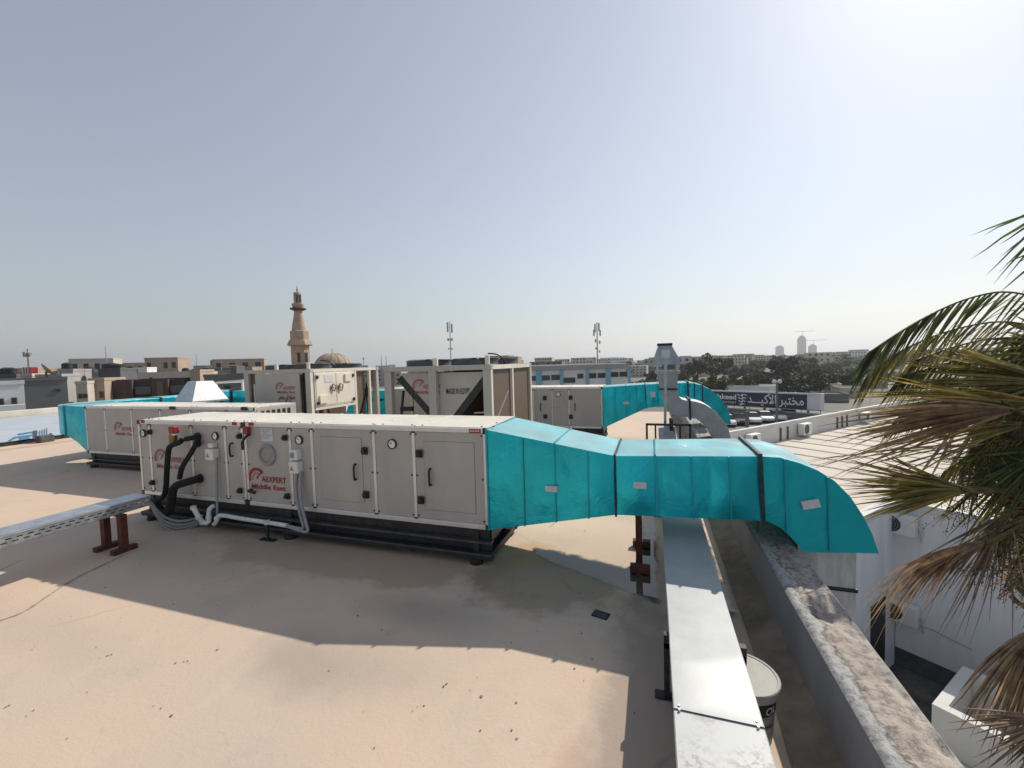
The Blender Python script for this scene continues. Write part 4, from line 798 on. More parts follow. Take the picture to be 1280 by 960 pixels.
        for ya, yb in ((.13, .70), (.72, 1.29)):
            dr = MB().box(X + Wd + .010, X + Wd + .02, Y + ya, Y + yb, 1.13, zt - .03).build('cabinet_door', 'cream_sheet', t, bevel=.004)
            hy = Y + (yb - .10 if ya < .5 else ya + .10); hx = X + Wd + .03
            MB().tube([(hx, hy - .07, 1.44), (hx + .02, hy + .02, 1.40), (hx + .02, hy + .07, 1.52), (hx + .02, hy - .02, 1.56), (hx, hy - .07, 1.44)], .012, 6).build('cable_loop', 'black_plastic', dr)
            for z in (1.18, zt - .10): MB().cbox((X + Wd + .03, Y + (ya + .03 if ya < .5 else yb - .03), z), .03, .06, .07).build('hinge', 'black_plastic', dr, bevel=.005)
        MB().box(X + Wd + .02, X + Wd + .026, Y + .36, Y + .60, 1.60, 1.76).build('notice', 'sticker', t); MB().box(X + Wd + .02, X + Wd + .05, Y + .20, Y + .42, 1.17, 1.34).build('vent_box', 'cream_sheet', t); MB().box(X + Wd + .02, X + Wd + .05, Y + .98, Y + 1.18, 1.60, 1.76).build('vent_box', 'cream_sheet', t)
        B('lower_rail', 'cream_sheet', Wd - .06, Wd + .004, .1, 1.34, 1.04, 1.095)
        for y in (1.34, Dp * .83): B('side_post', 'cream_sheet', Wd - .06, Wd + .006, y, y + .06, zb, zt)
        B('corner_trim', 'cream_sheet', Wd - .004, Wd + .006, .0, .06, zb, zt + .07)
        B('dark_backing', 'coil_fin', Wd * .5, Wd * .5 + .02, .2, Dp - .2, zb, zt - .05)
        for k in range(5): MB().tube([(X + Wd - .2, Y + .25 + .13 * k, .4), (X + Wd - .22, Y + .3 + .12 * k, .75), (X + Wd - .2, Y + .26 + .1 * k, 1.02)], .022, 6, 1).build('cable', 'sticker' if k % 2 else 'black_plastic', t)
        MB().bar((X + Wd - .08, Y + Dp - .2, zt - .1), (X + Wd - .08, Y + 1.55, .6), .08, .07, (1, 0, 0)).build('coil_frame', 'black_steel', t)
        B('side_sheet', 'coil_fin', Wd - .10, Wd - .08, 1.45, Dp * .80, zb, zt - .02)
    # fan stacks
    nx, ny_ = (2, 2)
    for i in range(nx):
        for j in range(ny_):
            cx, cy = X + Wd * (.27 + .46 * i), Y + Dp * (.27 + .46 * j); r = .37
            sh = MB().lathe([(r + .04, zt + .07), (r, zt + .085), (r, zt + .155), (r + .02, zt + .165), (r - .02, zt + .165), (r - .03, zt + .08)], (cx, cy, 0), 24).build('fan_shroud', 'fan_grey', t, smooth=True)
            MB().lathe([(.09, zt + .10), (.09, zt + .15), (.05, zt + .19)], (cx, cy, 0), 12).build('fan_hub', 'black_plastic', sh, smooth=True)
            for k in range(5):
                a = 2 * math.pi * k / 5; M = Matrix.Rotation(a, 3, 'Z') @ Matrix.Rotation(.5, 3, 'X'); MB().cbox(Vector((cx + .2 * math.cos(a), cy + .2 * math.sin(a), zt + .125)), .24, .13, .008, M).build('fan_blade', 'black_plastic', sh)
            gb = MB()
            for rr in (.12, .2, .28, .35): gb.tube([(cx + rr * math.cos(2 * math.pi * k / 20), cy + rr * math.sin(2 * math.pi * k / 20), zt + .178) for k in range(21)], .004, 4)
            gb.build('fan_guard', 'fan_grey', sh)
    MB().tube([(X + Wd - .25, Y + Dp * .25, zt + .25), (X + Wd - .12, Y + Dp * .3, zt + .24), (X + Wd - .05, Y + Dp * .34, zt + .16), (X + Wd - .05, Y + Dp * .36, zt + .05)], .012, 6, 2).build('fan_cable', 'black_plastic', t)
    MB().box(X + Wd * .48, X + Wd * .52, Y + .01, Y + .05, zt + .07, zt + .19).build('lifting_lug', 'cream_sheet', t); MB().box(X + Wd - .09, X + Wd - .03, Y + .01, Y + .05, zt + .07, zt + .21).build('lifting_lug', 'cream_sheet', t)
    return t
condenser('grey condensing unit with V coil ends, lettered MADE IN EGYPT', -4.06, 5.72, 1.83, 2.15, 1.815, 'v')
condenser('grey condensing unit with two door control cabinet on its end', -8.38, 6.8, 1.80, 2.25, 1.825, 'c')
# teal duct glimpsed between the condensers, white tube frame left of them
g = thing('supply_duct', 'teal wrapped duct end glimpsed between the two condensing units', 'duct', (-6.0, 9.2, 0), 0, 'teal wrapped supply ducts')
MB().prism([(-8.35, 0.35), (-7.35, .35), (-6.89, .35), (-6.89, 1.25), (-7.5, 1.25), (-8.1, .95)], 9.76, 10.6).build('reducer', 'teal_film', g, bevel=.01)
MB().tube([(-7.45, 9.72, .4), (-7.45, 9.72, .98), (-7.0, 9.72, 1.0)], .03, 6).build('pipe', 'black_plastic', g)
fr_ = thing('tube_frame', 'white square tube frame standing left of the cabinet condensing unit', 'frame', far(287, 500, 11.5))
pa, pb = far(270, 478.5, 11.5), far(303, 475.5, 11.5)
for p in (pa, pb): MB().bar((p.x, p.y, 0), (p.x, p.y, p.z), .05).build('post', 'cream_sheet', fr_)
MB().bar(pa, pb, .05).build('top_bar', 'cream_sheet', fr_)
MB().bar(pa + Vector((.0, .9, 0)), pb + Vector((.0, .9, 0)), .05).build('top_bar', 'cream_sheet', fr_)
for p in (pa, pb): MB().bar(p, p + Vector((0, .9, 0)), .05).build('side_bar', 'cream_sheet', fr_); MB().bar((p.x, p.y + .9, 0), (p.x, p.y + .9, p.z), .05).build('post', 'cream_sheet', fr_)
# conduit lying on the roof between the first duct and unit three
pp_ = thing('roof_conduit', 'grey flat conduit lying on low blocks across the sunlit roof', 'conduit', (-.9, 8.2, 0))
MB().bar((-3.2, 8.25, .10), (-.05, 8.25, .10), .09, .05).build('channel', 'galv_dull', pp_)
for x in (-2.8, -1.6, -.4): MB().box(x - .06, x + .06, 8.18, 8.32, 0, .076).build('block', 'dark_concrete', pp_)
# ================================================================== NEIGHBOUR ON THE RIGHT
C0 = Vector((6.86, 15.25)); PD = Vector((.755, -.656)).normalized(); QD = Vector((.656, .755)).normalized()
def Wp(p, q, z): a = C0 + PD * p + QD * q; return Vector((a.x, a.y, z))
def wbox(mb, p0, p1, q0, q1, z0, z1):
    return mb.add([Wp(p, q, z) for p in (p0, p1) for q in (q0, q1) for z in (z0, z1)], [(0, 1, 3, 2), (4, 6, 7, 5), (0, 4, 5, 1), (2, 3, 7, 6), (0, 2, 6, 4), (1, 5, 7, 3)])
def onplane(u, v, pt, nrm):
    d = Vector(ray(u, v)); o = Vector((0, 0, EYE)); t = nrm.dot(Vector(pt) - o) / nrm.dot(d); return o + d * t
RZ = -2.6
mat('white_render', (.74, .74, .765), .85, var=.07, scale=1.2, bump=.04, bscale=12, aniso=(2.5, 2.5, .22))
mat('white_paint', (.62, .61, .585), .8, var=.05, scale=1.5)
mat('beige_roof', (.60, .54, .46), .9, var=.08, scale=.5, bump=.1, bscale=8)
nbh = thing('white_building', 'white two storey neighbour with beige flat roof beyond the parapet', 'building', (C0.x, C0.y, GZ))
poly = [(-7, -3.5), (0, -3.5), (0, 0), (16, 0), (16, 30), (-7, 30)]
pts = [Wp(p, q, 0) for p, q in poly]
MB().prism([(a.x, a.y) for a in pts], GZ, RZ, 'z').build('wall', 'white_render', nbh)
MB().add([(a.x, a.y, RZ + .006) for a in pts], [tuple(range(len(pts)))]).build('roof_deck', 'beige_roof', nbh, fix=False)
m_ = MB(); wbox(m_, -7.2, -7, -3.5, 30, RZ - .2, RZ + .95); m_.build('parapet', 'white_paint', nbh)
m_ = MB(); wbox(m_, -.22, 0.03, -3.5, -.0, RZ - .1, RZ + .14); m_.build('roof_kerb', 'white_paint', nbh); m_ = MB(); wbox(m_, -.22, 16, -.03, .2, RZ - .1, RZ + .139); m_.build('roof_kerb', 'white_paint', nbh)
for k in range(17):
    m_ = MB(); wbox(m_, -6.8, 14, 1.6 + 1.5 * k, 1.74 + 1.5 * k, RZ, RZ + .03); m_.build('shadow_strip', mat('shadow_strip', (.44, .40, .35), .9, var=.1), nbh)  # darker raised strips stand for soft shadow stripes across this roof
m_ = MB(); wbox(m_, -.05, .012, -1.75, -.75, GZ, -5.1); m_.build('door', 'black_ink', nbh); m_ = MB(); wbox(m_, -.02, .05, -1.85, -.65, -5.1, -5.0); m_.build('lintel', 'white_paint', nbh)
m_ = MB(); wbox(m_, .0, 16, -.012, -.004, GZ, GZ + .55); m_.build('plinth', mat('plinth_dark', (.10, .10, .11), .9, var=.2), nbh)
cc = [onplane(u, v, (C0.x, C0.y, 0), Vector((QD.x, QD.y, 0))) for u, v in ((1119, 771), (1165, 787), (1215, 812))]; off = Vector((-QD.x, -QD.y, 0)) * .012
MB().tube([c + off for c in cc], .012, 6).build('wall_cable', 'grey_conduit', nbh); MB().tube([cc[0] + off, Vector((cc[0].x, cc[0].y, GZ)) + off], .012, 6).build('wall_cable', 'grey_conduit', nbh)
yard = struct(MB().add([Wp(p, q, GZ + .01) for p, q in ((0, -12), (16, -12), (16, 0), (0, 0))], [(0, 1, 2, 3)]).build('courtyard', mat('yard_dark', (.14, .13, .12), .9, var=.3, scale=1.5)))
def ac(label, pos, dirx, nrm, s=1.0):
    t = thing('ac_outdoor_unit', label, 'air conditioner', pos, 0, 'air conditioner outdoor units on the white neighbour'); dirx, nrm, pos = Vector(dirx), Vector(nrm), Vector(pos)
    M = Matrix((dirx, -nrm, Vector((0, 0, 1)))).transposed(); c = pos + nrm * .22
    MB().cbox(c, .82 * s, .30, .56 * s, M).build('casing', 'white_plastic', t, bevel=.02)
    def ring(r0, r1, off, n, name, m):
        b = MB(); q = c + nrm * (.151 + off) - dirx * .12 * s
        vs = [q + (dirx * math.cos(2 * math.pi * k / n) + Vector((0, 0, 1)) * math.sin(2 * math.pi * k / n)) * r for k in range(n) for r in (r0, r1)]
        b.add(vs, [(2 * k, 2 * k + 1, (2 * k + 3) % (2 * n), (2 * k + 2) % (2 * n)) for k in range(n)]); return b.build(name, m, t, fix=False)
    ring(.0, .235 * s, .002, 24, 'fan_opening', 'black_plastic')
    for r in (.06, .12, .18, .235): ring(r * s - .012, r * s, .010, 24, 'grille_ring', 'grey_conduit')
    for sgn in (-1, 1): MB().bar(pos + dirx * .28 * s * sgn - Vector((0, 0, .29 * s)), c + nrm * .15 + dirx * .28 * s * sgn - Vector((0, 0, .29 * s)), .03).build('bracket', 'cream_sheet', t)
    MB().tube([c + dirx * .41 * s, c + dirx * .47 * s - nrm * .1, pos + dirx * .47 * s - Vector((0, 0, .5))], .02, 6, 1).build('pipe', 'sticker', t)
pw = (C0.x, C0.y, 0); nQ = Vector((-QD.x, -QD.y, 0)); nP = Vector((PD.x, PD.y, 0))
ac('air conditioner box low on the white courtyard wall with cable below', onplane(1128, 761, pw, nQ), Vector((PD.x, PD.y, 0)), nQ)
ac('air conditioner box high on the white courtyard wall half behind palm fronds', onplane(1126, 652, pw, nQ), Vector((PD.x, PD.y, 0)), nQ)
pf = Wp(-7, 0, 0)
for u, v, s, l in ((936, 543, 1, 'air conditioner box on the roof parapet next to the far duct elbow'), (1001, 531, 1.1, 'air conditioner box on the roof parapet in front of the lamp pole'), (1077, 521, 1, 'air conditioner box on the roof parapet behind the palm tips')):
    q = onplane(u, v, pf, nP); ac(l, (q.x, q.y, RZ + .45), Vector((QD.x, QD.y, 0)), nP, s)
for u in (975, 984, 1046, 1052, 1058):
    q = onplane(u, 535 - (u - 975) * .13, pf, nP); MB().tube([(q.x + .03, q.y - .03, RZ + .02), (q.x + .03, q.y - .03, RZ + .7)], .045, 6).build('parapet_pipe', 'coil_fin', nbh)
# low white annex with sunken sunlit roof
an = thing('white_annex', 'low white walled annex roof in the courtyard under the palm', 'annex', Wp(2.0, -4.2, GZ))
AZ = -5.5
for a in ((1.9, 8, -4.25, -4.05), (1.9, 2.1, -4.046, -2.2), (2.104, 8, -2.4, -2.2)): m_ = MB(); wbox(m_, *a, GZ, AZ); m_.build('wall', 'white_paint', an)
m_ = MB(); wbox(m_, 2.104, 8, -4.046, -2.404, GZ, AZ - .75); m_.build('roof_deck', mat('pink_deck', (.52, .40, .32), .9, var=.08), an)
st = thing('white_step', 'white sunlit slab below the annex wall at the foot of the parapet', 'slab', Wp(1.5, -6.2, GZ)); m_ = MB(); wbox(m_, .6, 6, -6.9, -4.3, GZ, -6.4); m_.build('slab', 'white_paint', st)
# ================================================================== PALM
mat('palm_green', (.12, .15, .04), .45, var=.25, scale=6, island=.5); mat('palm_olive', (.30, .245, .07), .5, var=.3, scale=6, island=.5)
mat('palm_yellow', (.48, .35, .08), .5, var=.3, scale=5, island=.5); mat('palm_brown', (.42, .27, .15), .7, var=.3, scale=6, island=.45)
mat('palm_dark', (.24, .16, .095), .75, var=.3, scale=6, island=.4); mat('palm_grey', (.22, .18, .135), .7, var=.25, scale=6, island=.4); mat('palm_trunk', (.12, .09, .065), .9, var=.35, scale=12, bump=.5, bscale=25)
for k in ('palm_green', 'palm_olive', 'palm_yellow', 'palm_brown', 'palm_grey'):   # thin leaves let some sun through
    m = MATS[k]; N = m.node_tree.nodes; L = m.node_tree.links; P = N['Principled BSDF']; src = P.inputs['Base Color'].links[0].from_socket
    tl = N.new('ShaderNodeBsdfTranslucent'); L.new(src, tl.inputs[0]); ms = N.new('ShaderNodeMixShader'); ms.inputs[0].default_value = .55
    L.new(P.outputs[0], ms.inputs[1]); L.new(tl.outputs[0], ms.inputs[2]); L.new(ms.outputs[0], N['Material Output'].inputs[0])
crown = far(1352, 640, 4.3)
palm = thing('palm_tree', 'fan palm with green and dead brown fronds rising beside the parapet', 'palm tree', (crown.x, crown.y, GZ))
LEFT = -Vector(_r); LEFT.z = 0; LEFT.normalize(); RP = random.Random(11)
def frond(hub, tip, spread, n, bend, roll, m, w=.030, name='frond', curl=.0, lenj=.25, petiole=True, split=.0):
    hub, tip = Vector(hub), Vector(tip); L = (tip - hub).length; a = (tip - hub).normalized(); vd = (hub - Vector((0, 0, EYE))).normalized()
    wv = (vd - a * vd.dot(a)).normalized(); s0 = a.cross(wv).normalized(); s = s0 * math.cos(roll) + wv * math.sin(roll); nrm = a.cross(s).normalized(); b = MB()
    bv = LEFT * bend[0] + Vector((0, 0, -1)) * bend[1]
    for i in range(n):
        th = math.radians(spread) * ((i + .5) / n - .5) + RP.gauss(0, math.radians(1.0 + split)); d = (a * math.cos(th) + s * math.sin(th) + nrm * RP.gauss(.0, .04 + split * .01)).normalized()
        Ls = L * (1 - .22 * abs(2 * th / max(.01, math.radians(spread))) ** 2) * (1 + RP.uniform(-lenj, lenj * .4)); side = d.cross(nrm).normalized(); jb = Vector((RP.gauss(0, .04), RP.gauss(0, .04), RP.gauss(0, .05)))
        K = 7; rows = []
        for k in range(K + 1):
            t = k / K; c = hub + d * Ls * t + (bv * (1 + RP.uniform(-.1, .1)) + jb) * Ls * t * t * .9 + Vector((0, 0, -1)) * curl * Ls * max(0, t - .55) ** 2 * 3
            ww = w * min(1, .25 + t * 2.2) * (1 - max(0, t - .45) / .55) ** .8 + .001; rows.append((c - side * ww * .5 - nrm * ww * .18, c + nrm * ww * .18, c + side * ww * .5 - nrm * ww * .18))
        o = len(b.v); b.v += [tuple(p) for r in rows for p in r]
        for k in range(K):
            for j in range(2): b.f.append((o + 3 * k + j, o + 3 * k + j + 1, o + 3 * k + j + 4, o + 3 * k + j + 3))
    f = b.build(name, m, palm, fix=False)
    if petiole:
        mid = crown.lerp(hub, .55) + Vector((0, 0, .08 * L)); MB().tube([crown + Vector((0, 0, -.1)), mid, hub, hub + a * L * .06], .018, 6, 2).build('petiole', 'palm_olive' if m != 'palm_dark' else 'palm_brown', f, smooth=True)
    return f
G = far
def feather(path, n, L0, L1, m, w, down=.7, name='frond'):
    """arching midrib with drooping blades on both sides"""
    P_ = [Vector(p) for p in path]
    for _ in range(3):
        q = [P_[0]]
        for a, c in zip(P_, P_[1:]): q += [a.lerp(c, .25), a.lerp(c, .75)]
        P_ = q + [P_[-1]]
    b = MB(); vd = (P_[0] - Vector((0, 0, EYE))).normalized()
    for i in range(n):
        t = (i + .5) / n; f = t * (len(P_) - 1); k0 = min(int(f), len(P_) - 2); p = P_[k0].lerp(P_[k0 + 1], f - k0); tg = (P_[k0 + 1] - P_[k0]).normalized()
        for sgn in (-1, 1):
            L = (L0 + (L1 - L0) * t) * RP.uniform(.75, 1.1); d = (tg * .75 + Vector((0, 0, -1)) * down * RP.uniform(.6, 1.1) + vd * sgn * RP.uniform(.2, .6) + Vector((0, 0, .25 if sgn > 0 else 0))).normalized(); nr = d.cross(vd).normalized() * .8 + vd * .35 * sgn; side = d.cross(nr).normalized(); K = 6; rows = []
            for k in range(K + 1):
                s_ = k / K; c = p + d * L * s_ + Vector((0, 0, -1)) * L * .38 * s_ * s_ + LEFT * L * .12 * s_ * s_; ww = w * min(1, .5 + s_ * 2) * (1 - max(0, s_ - .4) / .6) ** .8 + .001; rows.append((c - side * ww * .5, c + nr * ww * .15, c + side * ww * .5))
            o = len(b.v); b.v += [tuple(x) for r in rows for x in r]
            for k in range(K):
                for jj in range(2): b.f.append((o + 3 * k + jj, o + 3 * k + jj + 1, o + 3 * k + jj + 4, o + 3 * k + jj + 3))
    f_ = b.build(name, m, palm, fix=False); MB().tube(P_, .009, 6).build('midrib', 'palm_olive', f_, smooth=True); return f_
feather([crown + Vector((0, 0, .3)), G(1340, 392, 3.9), G(1270, 361, 3.75), G(1205, 372, 3.7), G(1140, 405, 3.65), G(1088, 440, 3.6)], 50, .74, .30, 'palm_green', .040)
feather([crown + Vector((0, 0, .2)), G(1345, 430, 4.1), G(1270, 398, 4.0), G(1190, 410, 3.95), G(1120, 440, 3.9), G(1085, 470, 3.85)], 46, .65, .28, 'palm_olive', .040)
feather([crown + Vector((0, 0, .2)), G(1350, 470, 4.0), G(1280, 440, 3.9), G(1200, 448, 3.8), G(1130, 470, 3.75)], 44, .6, .28, 'palm_green', .045)
frond(G(1325, 480, 3.9), G(1095, 458, 3.6), 26, 26, (.0, .06), .3, 'palm_olive', .036)
frond(G(1330, 500, 4.1), G(1120, 490, 4.0), 34, 30, (.0, .10), .2, 'palm_green', .04)
feather([crown + Vector((0, 0, .1)), G(1350, 520, 4.0), G(1280, 492, 3.8), G(1200, 498, 3.7), G(1125, 520, 3.6)], 40, .5, .25, 'palm_brown', .036)
feather([crown + Vector((0, 0, .1)), G(1350, 470, 4.2), G(1290, 420, 4.1), G(1215, 425, 4.05), G(1140, 452, 4.0)], 40, .6, .3, 'palm_olive', .042)
frond(G(1345, 440, 4.3), G(1205, 428, 4.2), 60, 34, (.0, .16), .4, 'palm_green', .05)
frond(G(1350, 520, 4.4), G(1215, 520, 4.3), 70, 36, (.0, .15), .4, 'palm_green', .05)
frond(G(1345, 690, 4.15), G(1245, 725, 4.05), 66, 34, (.0, .28), .3, 'palm_brown', .034)
feather([crown, G(1345, 560, 4.1), G(1285, 545, 4.0), G(1225, 560, 3.95), G(1180, 590, 3.9)], 34, .45, .25, 'palm_olive', .036)
frond(G(1310, 505, 3.8), G(1085, 500, 3.6), 20, 22, (.0, .08), .2, 'palm_yellow', .028, lenj=.4)
frond(G(1262, 505, 3.7), G(1075, 470, 3.5), 10, 7, (.0, .10), .1, 'palm_yellow', .024)
frond(G(1275, 512, 3.6), G(1045, 528, 3.4), 22, 34, (.0, .10), .25, 'palm_brown', .030, lenj=.5)
frond(G(1290, 530, 3.8), G(1065, 548, 3.7), 18, 16, (.0, .16), .4, 'palm_olive', .018, lenj=.5)
frond(G(1230, 555, 3.7), G(1010, 580, 3.6), 14, 7, (.0, .05), .2, 'palm_dark', .012, lenj=.5, petiole=False)
frond(G(1208, 612, 3.7), G(1062, 603, 3.5), 30, 50, (.0, .03), .3, 'palm_olive', .028, lenj=.35)
frond(G(1210, 610, 3.75), G(1055, 594, 3.55), 22, 24, (.0, .05), .5, 'palm_brown', .016, lenj=.5)
frond(G(1212, 614, 3.7), G(1075, 622, 3.5), 20, 26, (.0, .0), .3, 'palm_yellow', .024, lenj=.3)
frond(G(1238, 676, 3.7), G(1096, 712, 3.5), 12, 60, (.0, .16), .6, 'palm_brown', .028, curl=.30, lenj=.45)
frond(G(1236, 680, 3.72), G(1110, 716, 3.6), 14, 20, (.0, .22), .3, 'palm_brown', .018, curl=.45, lenj=.5)
frond(G(1260, 640, 3.9), G(1205, 760, 3.8), 60, 34, (.12, .12), .2, 'palm_dark', .012, lenj=.6, split=2)
frond(G(1250, 660, 3.8), G(1170, 745, 3.7), 44, 20, (.0, .35), .2, 'palm_dark', .012, lenj=.6, split=2)
frond(G(1308, 780, 3.9), G(1232, 885, 3.8), 52, 40, (-.05, .50), .25, 'palm_dark', .026, lenj=.35)
frond(G(1300, 790, 3.9), G(1255, 900, 3.8), 50, 30, (-.05, .35), .1, 'palm_brown', .020, lenj=.5)
frond(G(1325, 900, 3.6), G(1225, 955, 3.5), 60, 40, (.0, .10), .3, 'palm_dark', .022, lenj=.4)
frond(G(1345, 248, 4.2), G(1228, 318, 4.0), 30, 9, (.05, .12), .2, 'palm_green', .030, lenj=.3)
frond(G(1350, 290, 4.2), G(1235, 352, 4.0), 20, 5, (.05, .12), .2, 'palm_green', .028, lenj=.3)
frond(G(1320, 560, 4.0), G(1185, 618, 3.8), 44, 34, (.0, .10), .4, 'palm_green', .030)
frond(G(1320, 600, 4.2), G(1200, 560, 4.1), 60, 34, (.0, .15), .4, 'palm_dark', .028)
frond(G(1335, 640, 4.0), G(1235, 640, 3.9), 60, 26, (.0, .2), .3, 'palm_olive', .026)
frond(G(1240, 495, 4.1), G(1200, 650, 4.0), 22, 20, (.02, .0), .3, 'palm_grey', .030, lenj=.5, split=2)
frond(G(1275, 500, 4.15), G(1255, 660, 4.1), 26, 24, (.0, .0), .3, 'palm_dark', .030, lenj=.5, split=2)
frond(G(1300, 560, 4.15), G(1190, 660, 4.1), 50, 34, (.0, .1), .4, 'palm_olive', .03, lenj=.5, split=2)
frond(G(1300, 520, 4.2), G(1215, 600, 4.1), 60, 34, (.0, .1), .4, 'palm_brown', .028, lenj=.5, split=2)
frond(G(1205, 520, 3.9), G(1150, 620, 3.85), 10, 3, (.0, .02), .3, 'palm_grey', .026, lenj=.5, split=2, petiole=False)
for k in range(14):   # the rest of the crown, beyond the frame
    a = 2 * math.pi * k / 14; e = RP.uniform(-.5, .9); dv = Vector(_r) * abs(math.cos(a)) * .9 + Vector((_r[1], -_r[0], 0)) * -math.sin(a) + Vector((0, 0, e)); hb = crown + dv.normalized() * .75 + Vector(_r) * .35
    frond(hb, hb + dv.normalized() * 1.0, 90, 30, (-.1, .3), RP.uniform(-1, 1), RP.choice(['palm_green', 'palm_green', 'palm_olive', 'palm_brown']), .032)
MB().tube([(crown.x, crown.y, GZ), (crown.x + .08, crown.y, -4), (crown.x, crown.y, crown.z - .6), (crown.x, crown.y, crown.z + .25)], [.34, .30, .27, .24, .20, .16], 14, 2).build('trunk', 'palm_trunk', palm, smooth=True, angle=80)
bt = MB()
for k in range(70):
    a = RP.uniform(0, 6.28); z = crown.z + RP.uniform(-1.4, .15); d = Vector((math.cos(a), math.sin(a), .75)); p = Vector((crown.x, crown.y, z)) + Vector((math.cos(a), math.sin(a), 0)) * .2; bt.bar(p, p + d * RP.uniform(.15, .4), .07, .02, (math.cos(a), math.sin(a), -1))
bt.build('leaf_bases', 'palm_dark', palm)
# fruit stalks hung with dark berries
bry = MB(); stk = MB(); octv = [(1, 0, 0), (-1, 0, 0), (0, 1, 0), (0, -1, 0), (0, 0, 1), (0, 0, -1)]; octf = [(0, 2, 4), (2, 1, 4), (1, 3, 4), (3, 0, 4), (2, 0, 5), (1, 2, 5), (3, 1, 5), (0, 3, 5)]
for (u0, v0, u1, v1, D, n) in ((1290, 520, 1205, 585, 4.0, 30), (1300, 560, 1190, 640, 4.05, 40), (1310, 590, 1235, 700, 4.0, 44), (1290, 640, 1215, 715, 3.9, 34), (1310, 640, 1255, 735, 3.95, 34), (1320, 560, 1255, 620, 4.2, 40), (1310, 540, 1170, 600, 4.15, 26), (1330, 680, 1275, 720, 4.0, 26), (1300, 540, 1225, 560, 4.2, 30), (1320, 610, 1265, 670, 4.2, 36)):
    a, b_ = G(u0, v0, D), G(u1, v1, D - .1); mid = a.lerp(b_, .5) + Vector((0, 0, .12)); pth = [a.lerp(mid, t / 5).lerp(mid.lerp(b_, t / 5), t / 5) for t in range(6)]; stk.tube(pth, .008, 5)
    for k in range(int(n * 1.8)):
        t = RP.uniform(.2, 1); p = a.lerp(mid, t).lerp(mid.lerp(b_, t), t); e = p + Vector((RP.gauss(0, .09), RP.gauss(0, .09), RP.uniform(-.28, .02))); stk.tube([p, p.lerp(e, .5) + Vector((0, 0, .02)), e], .0025, 3)
        for j in range(7):
            c = p.lerp(e, RP.uniform(.3, 1)) + Vector((RP.gauss(0, .012), RP.gauss(0, .012), RP.gauss(0, .015))); r = RP.uniform(.005, .0085); bry.add([c + Vector(o) * r for o in octv], octf)
stuff(bry.build('berries', mat('berry', (.025, .02, .02), .5, var=.3), palm, fix=False)); stk.build('fruit_stalk', 'palm_olive', palm, fix=False)
# ================================================================== THE TOWN
RH = Vector((_r[0], _r[1], 0)).normalized(); FH = Vector((-RH.y, RH.x, 0))
mat('glass_dark', (.03, .033, .038), .2, var=.2); mat('conc_grey', (.17, .17, .165), .9, var=.10, scale=.25, bump=.05, bscale=2, aniso=(1, 1, 3)); mat('conc_dark', (.11, .11, .115), .9, var=.1, scale=.3)
mat('brown_wall', (.085, .052, .048), .85, var=.10, scale=.3); mat('tan_wall', (.40, .31, .24), .9, var=.08, scale=.3); mat('cream_far', (.52, .47, .40), .9, var=.08, scale=.2); mat('pale_grey', (.36, .35, .34), .9, var=.08, scale=.2)
mat('sky_blue', (.22, .42, .52), .8, var=.05, scale=.5); mat('white_far', (.66, .66, .66), .85, var=.05, scale=.4); mat('minaret_stone', (.46, .33, .235), .9, var=.10, scale=.6); mat('dome_gold', (.38, .30, .215), .85, var=.1, scale=.5)
def bldg(name, label, u0, u1, vt, D, depth, m, rot=0.0, wins=(), cap='same', group=None, cat='building', base=GZ, far_win=None):
    um = (u0 + u1) / 2; c = far(um, vt, D); be = math.atan2(um - CX, FPX); sc_ = D * math.cos(be) / FPX; w = (u1 - u0) * sc_; zt = c.z
    if u1 < 330 and D < 130 and not name.startswith('town'): rot -= .32; depth = min(depth, 6); w *= .88
    rz = math.atan2(RH.y, RH.x) + rot - be; t = thing(name, label, cat, (c.x, c.y, base), rz, group); h = zt - base
    MB().box(-w / 2, w / 2, 0, depth, 0, h).build('wall', m, t, local=True)
    if cap:
        for a in ((-w / 2 - .05, w / 2 + .05, -.06, .14), (-w / 2 - .05, w / 2 + .05, depth - .14, depth + .06), (-w / 2 - .05, -w / 2 + .15, .145, depth - .145), (w / 2 - .15, w / 2 + .05, .145, depth - .145)):
            MB().box(*a, h + .003, h + .30).build('roof_parapet', m if cap == 'same' else cap, t, local=True)
    for (a, b, va, vb) in wins:            # windows given in the photograph's pixels on the front face
        pa, pb = far((a + b) / 2, va, D).z - base, far((a + b) / 2, vb, D).z - base; xa, xb = (a - um) * sc_, (b - um) * sc_
        wn = MB().box(xa - .06, xb + .06, -.05, .05, pb - .06, pa + .06).build('window', 'conc_dark', t, local=True); MB().box(xa, xb, -.062, -.03, pb, pa).build('pane', 'glass_dark', wn, local=True)
    if far_win:
        b = MB(); nc, nr = far_win; R_ = random.Random(int(u0 * 7 + D))
        for i in range(nc):
            for j in range(nr):
                if R_.random() < .15: continue
                x = -w / 2 + w * (i + .5) / nc; z = h * (j + .55) / nr; b.box(x - w / nc * .22, x + w / nc * .22, -.08, .05, z - h / nr * .2, z + h / nr * .2)
        if b.v: stuff(b.build('windows', 'glass_dark', t, local=True))
    return t
def tank(label, u, v, D, r=.7, h=1.0):
    p = far(u, v, D); t = thing('water_tank', label, 'water tank', p, 0, 'roof water tanks'); MB().lathe([(r, 0), (r, h), (r * .5, h * 1.15), (.15, h * 1.2)], (0, 0, 0), 14).build('drum', 'black_plastic', t, smooth=True, local=True); MB().lathe([(r * 1.03, h * .45), (r * 1.05, h * .5), (r * 1.03, h * .55)], (0, 0, 0), 14).build('band', 'black_plastic', t, local=True)
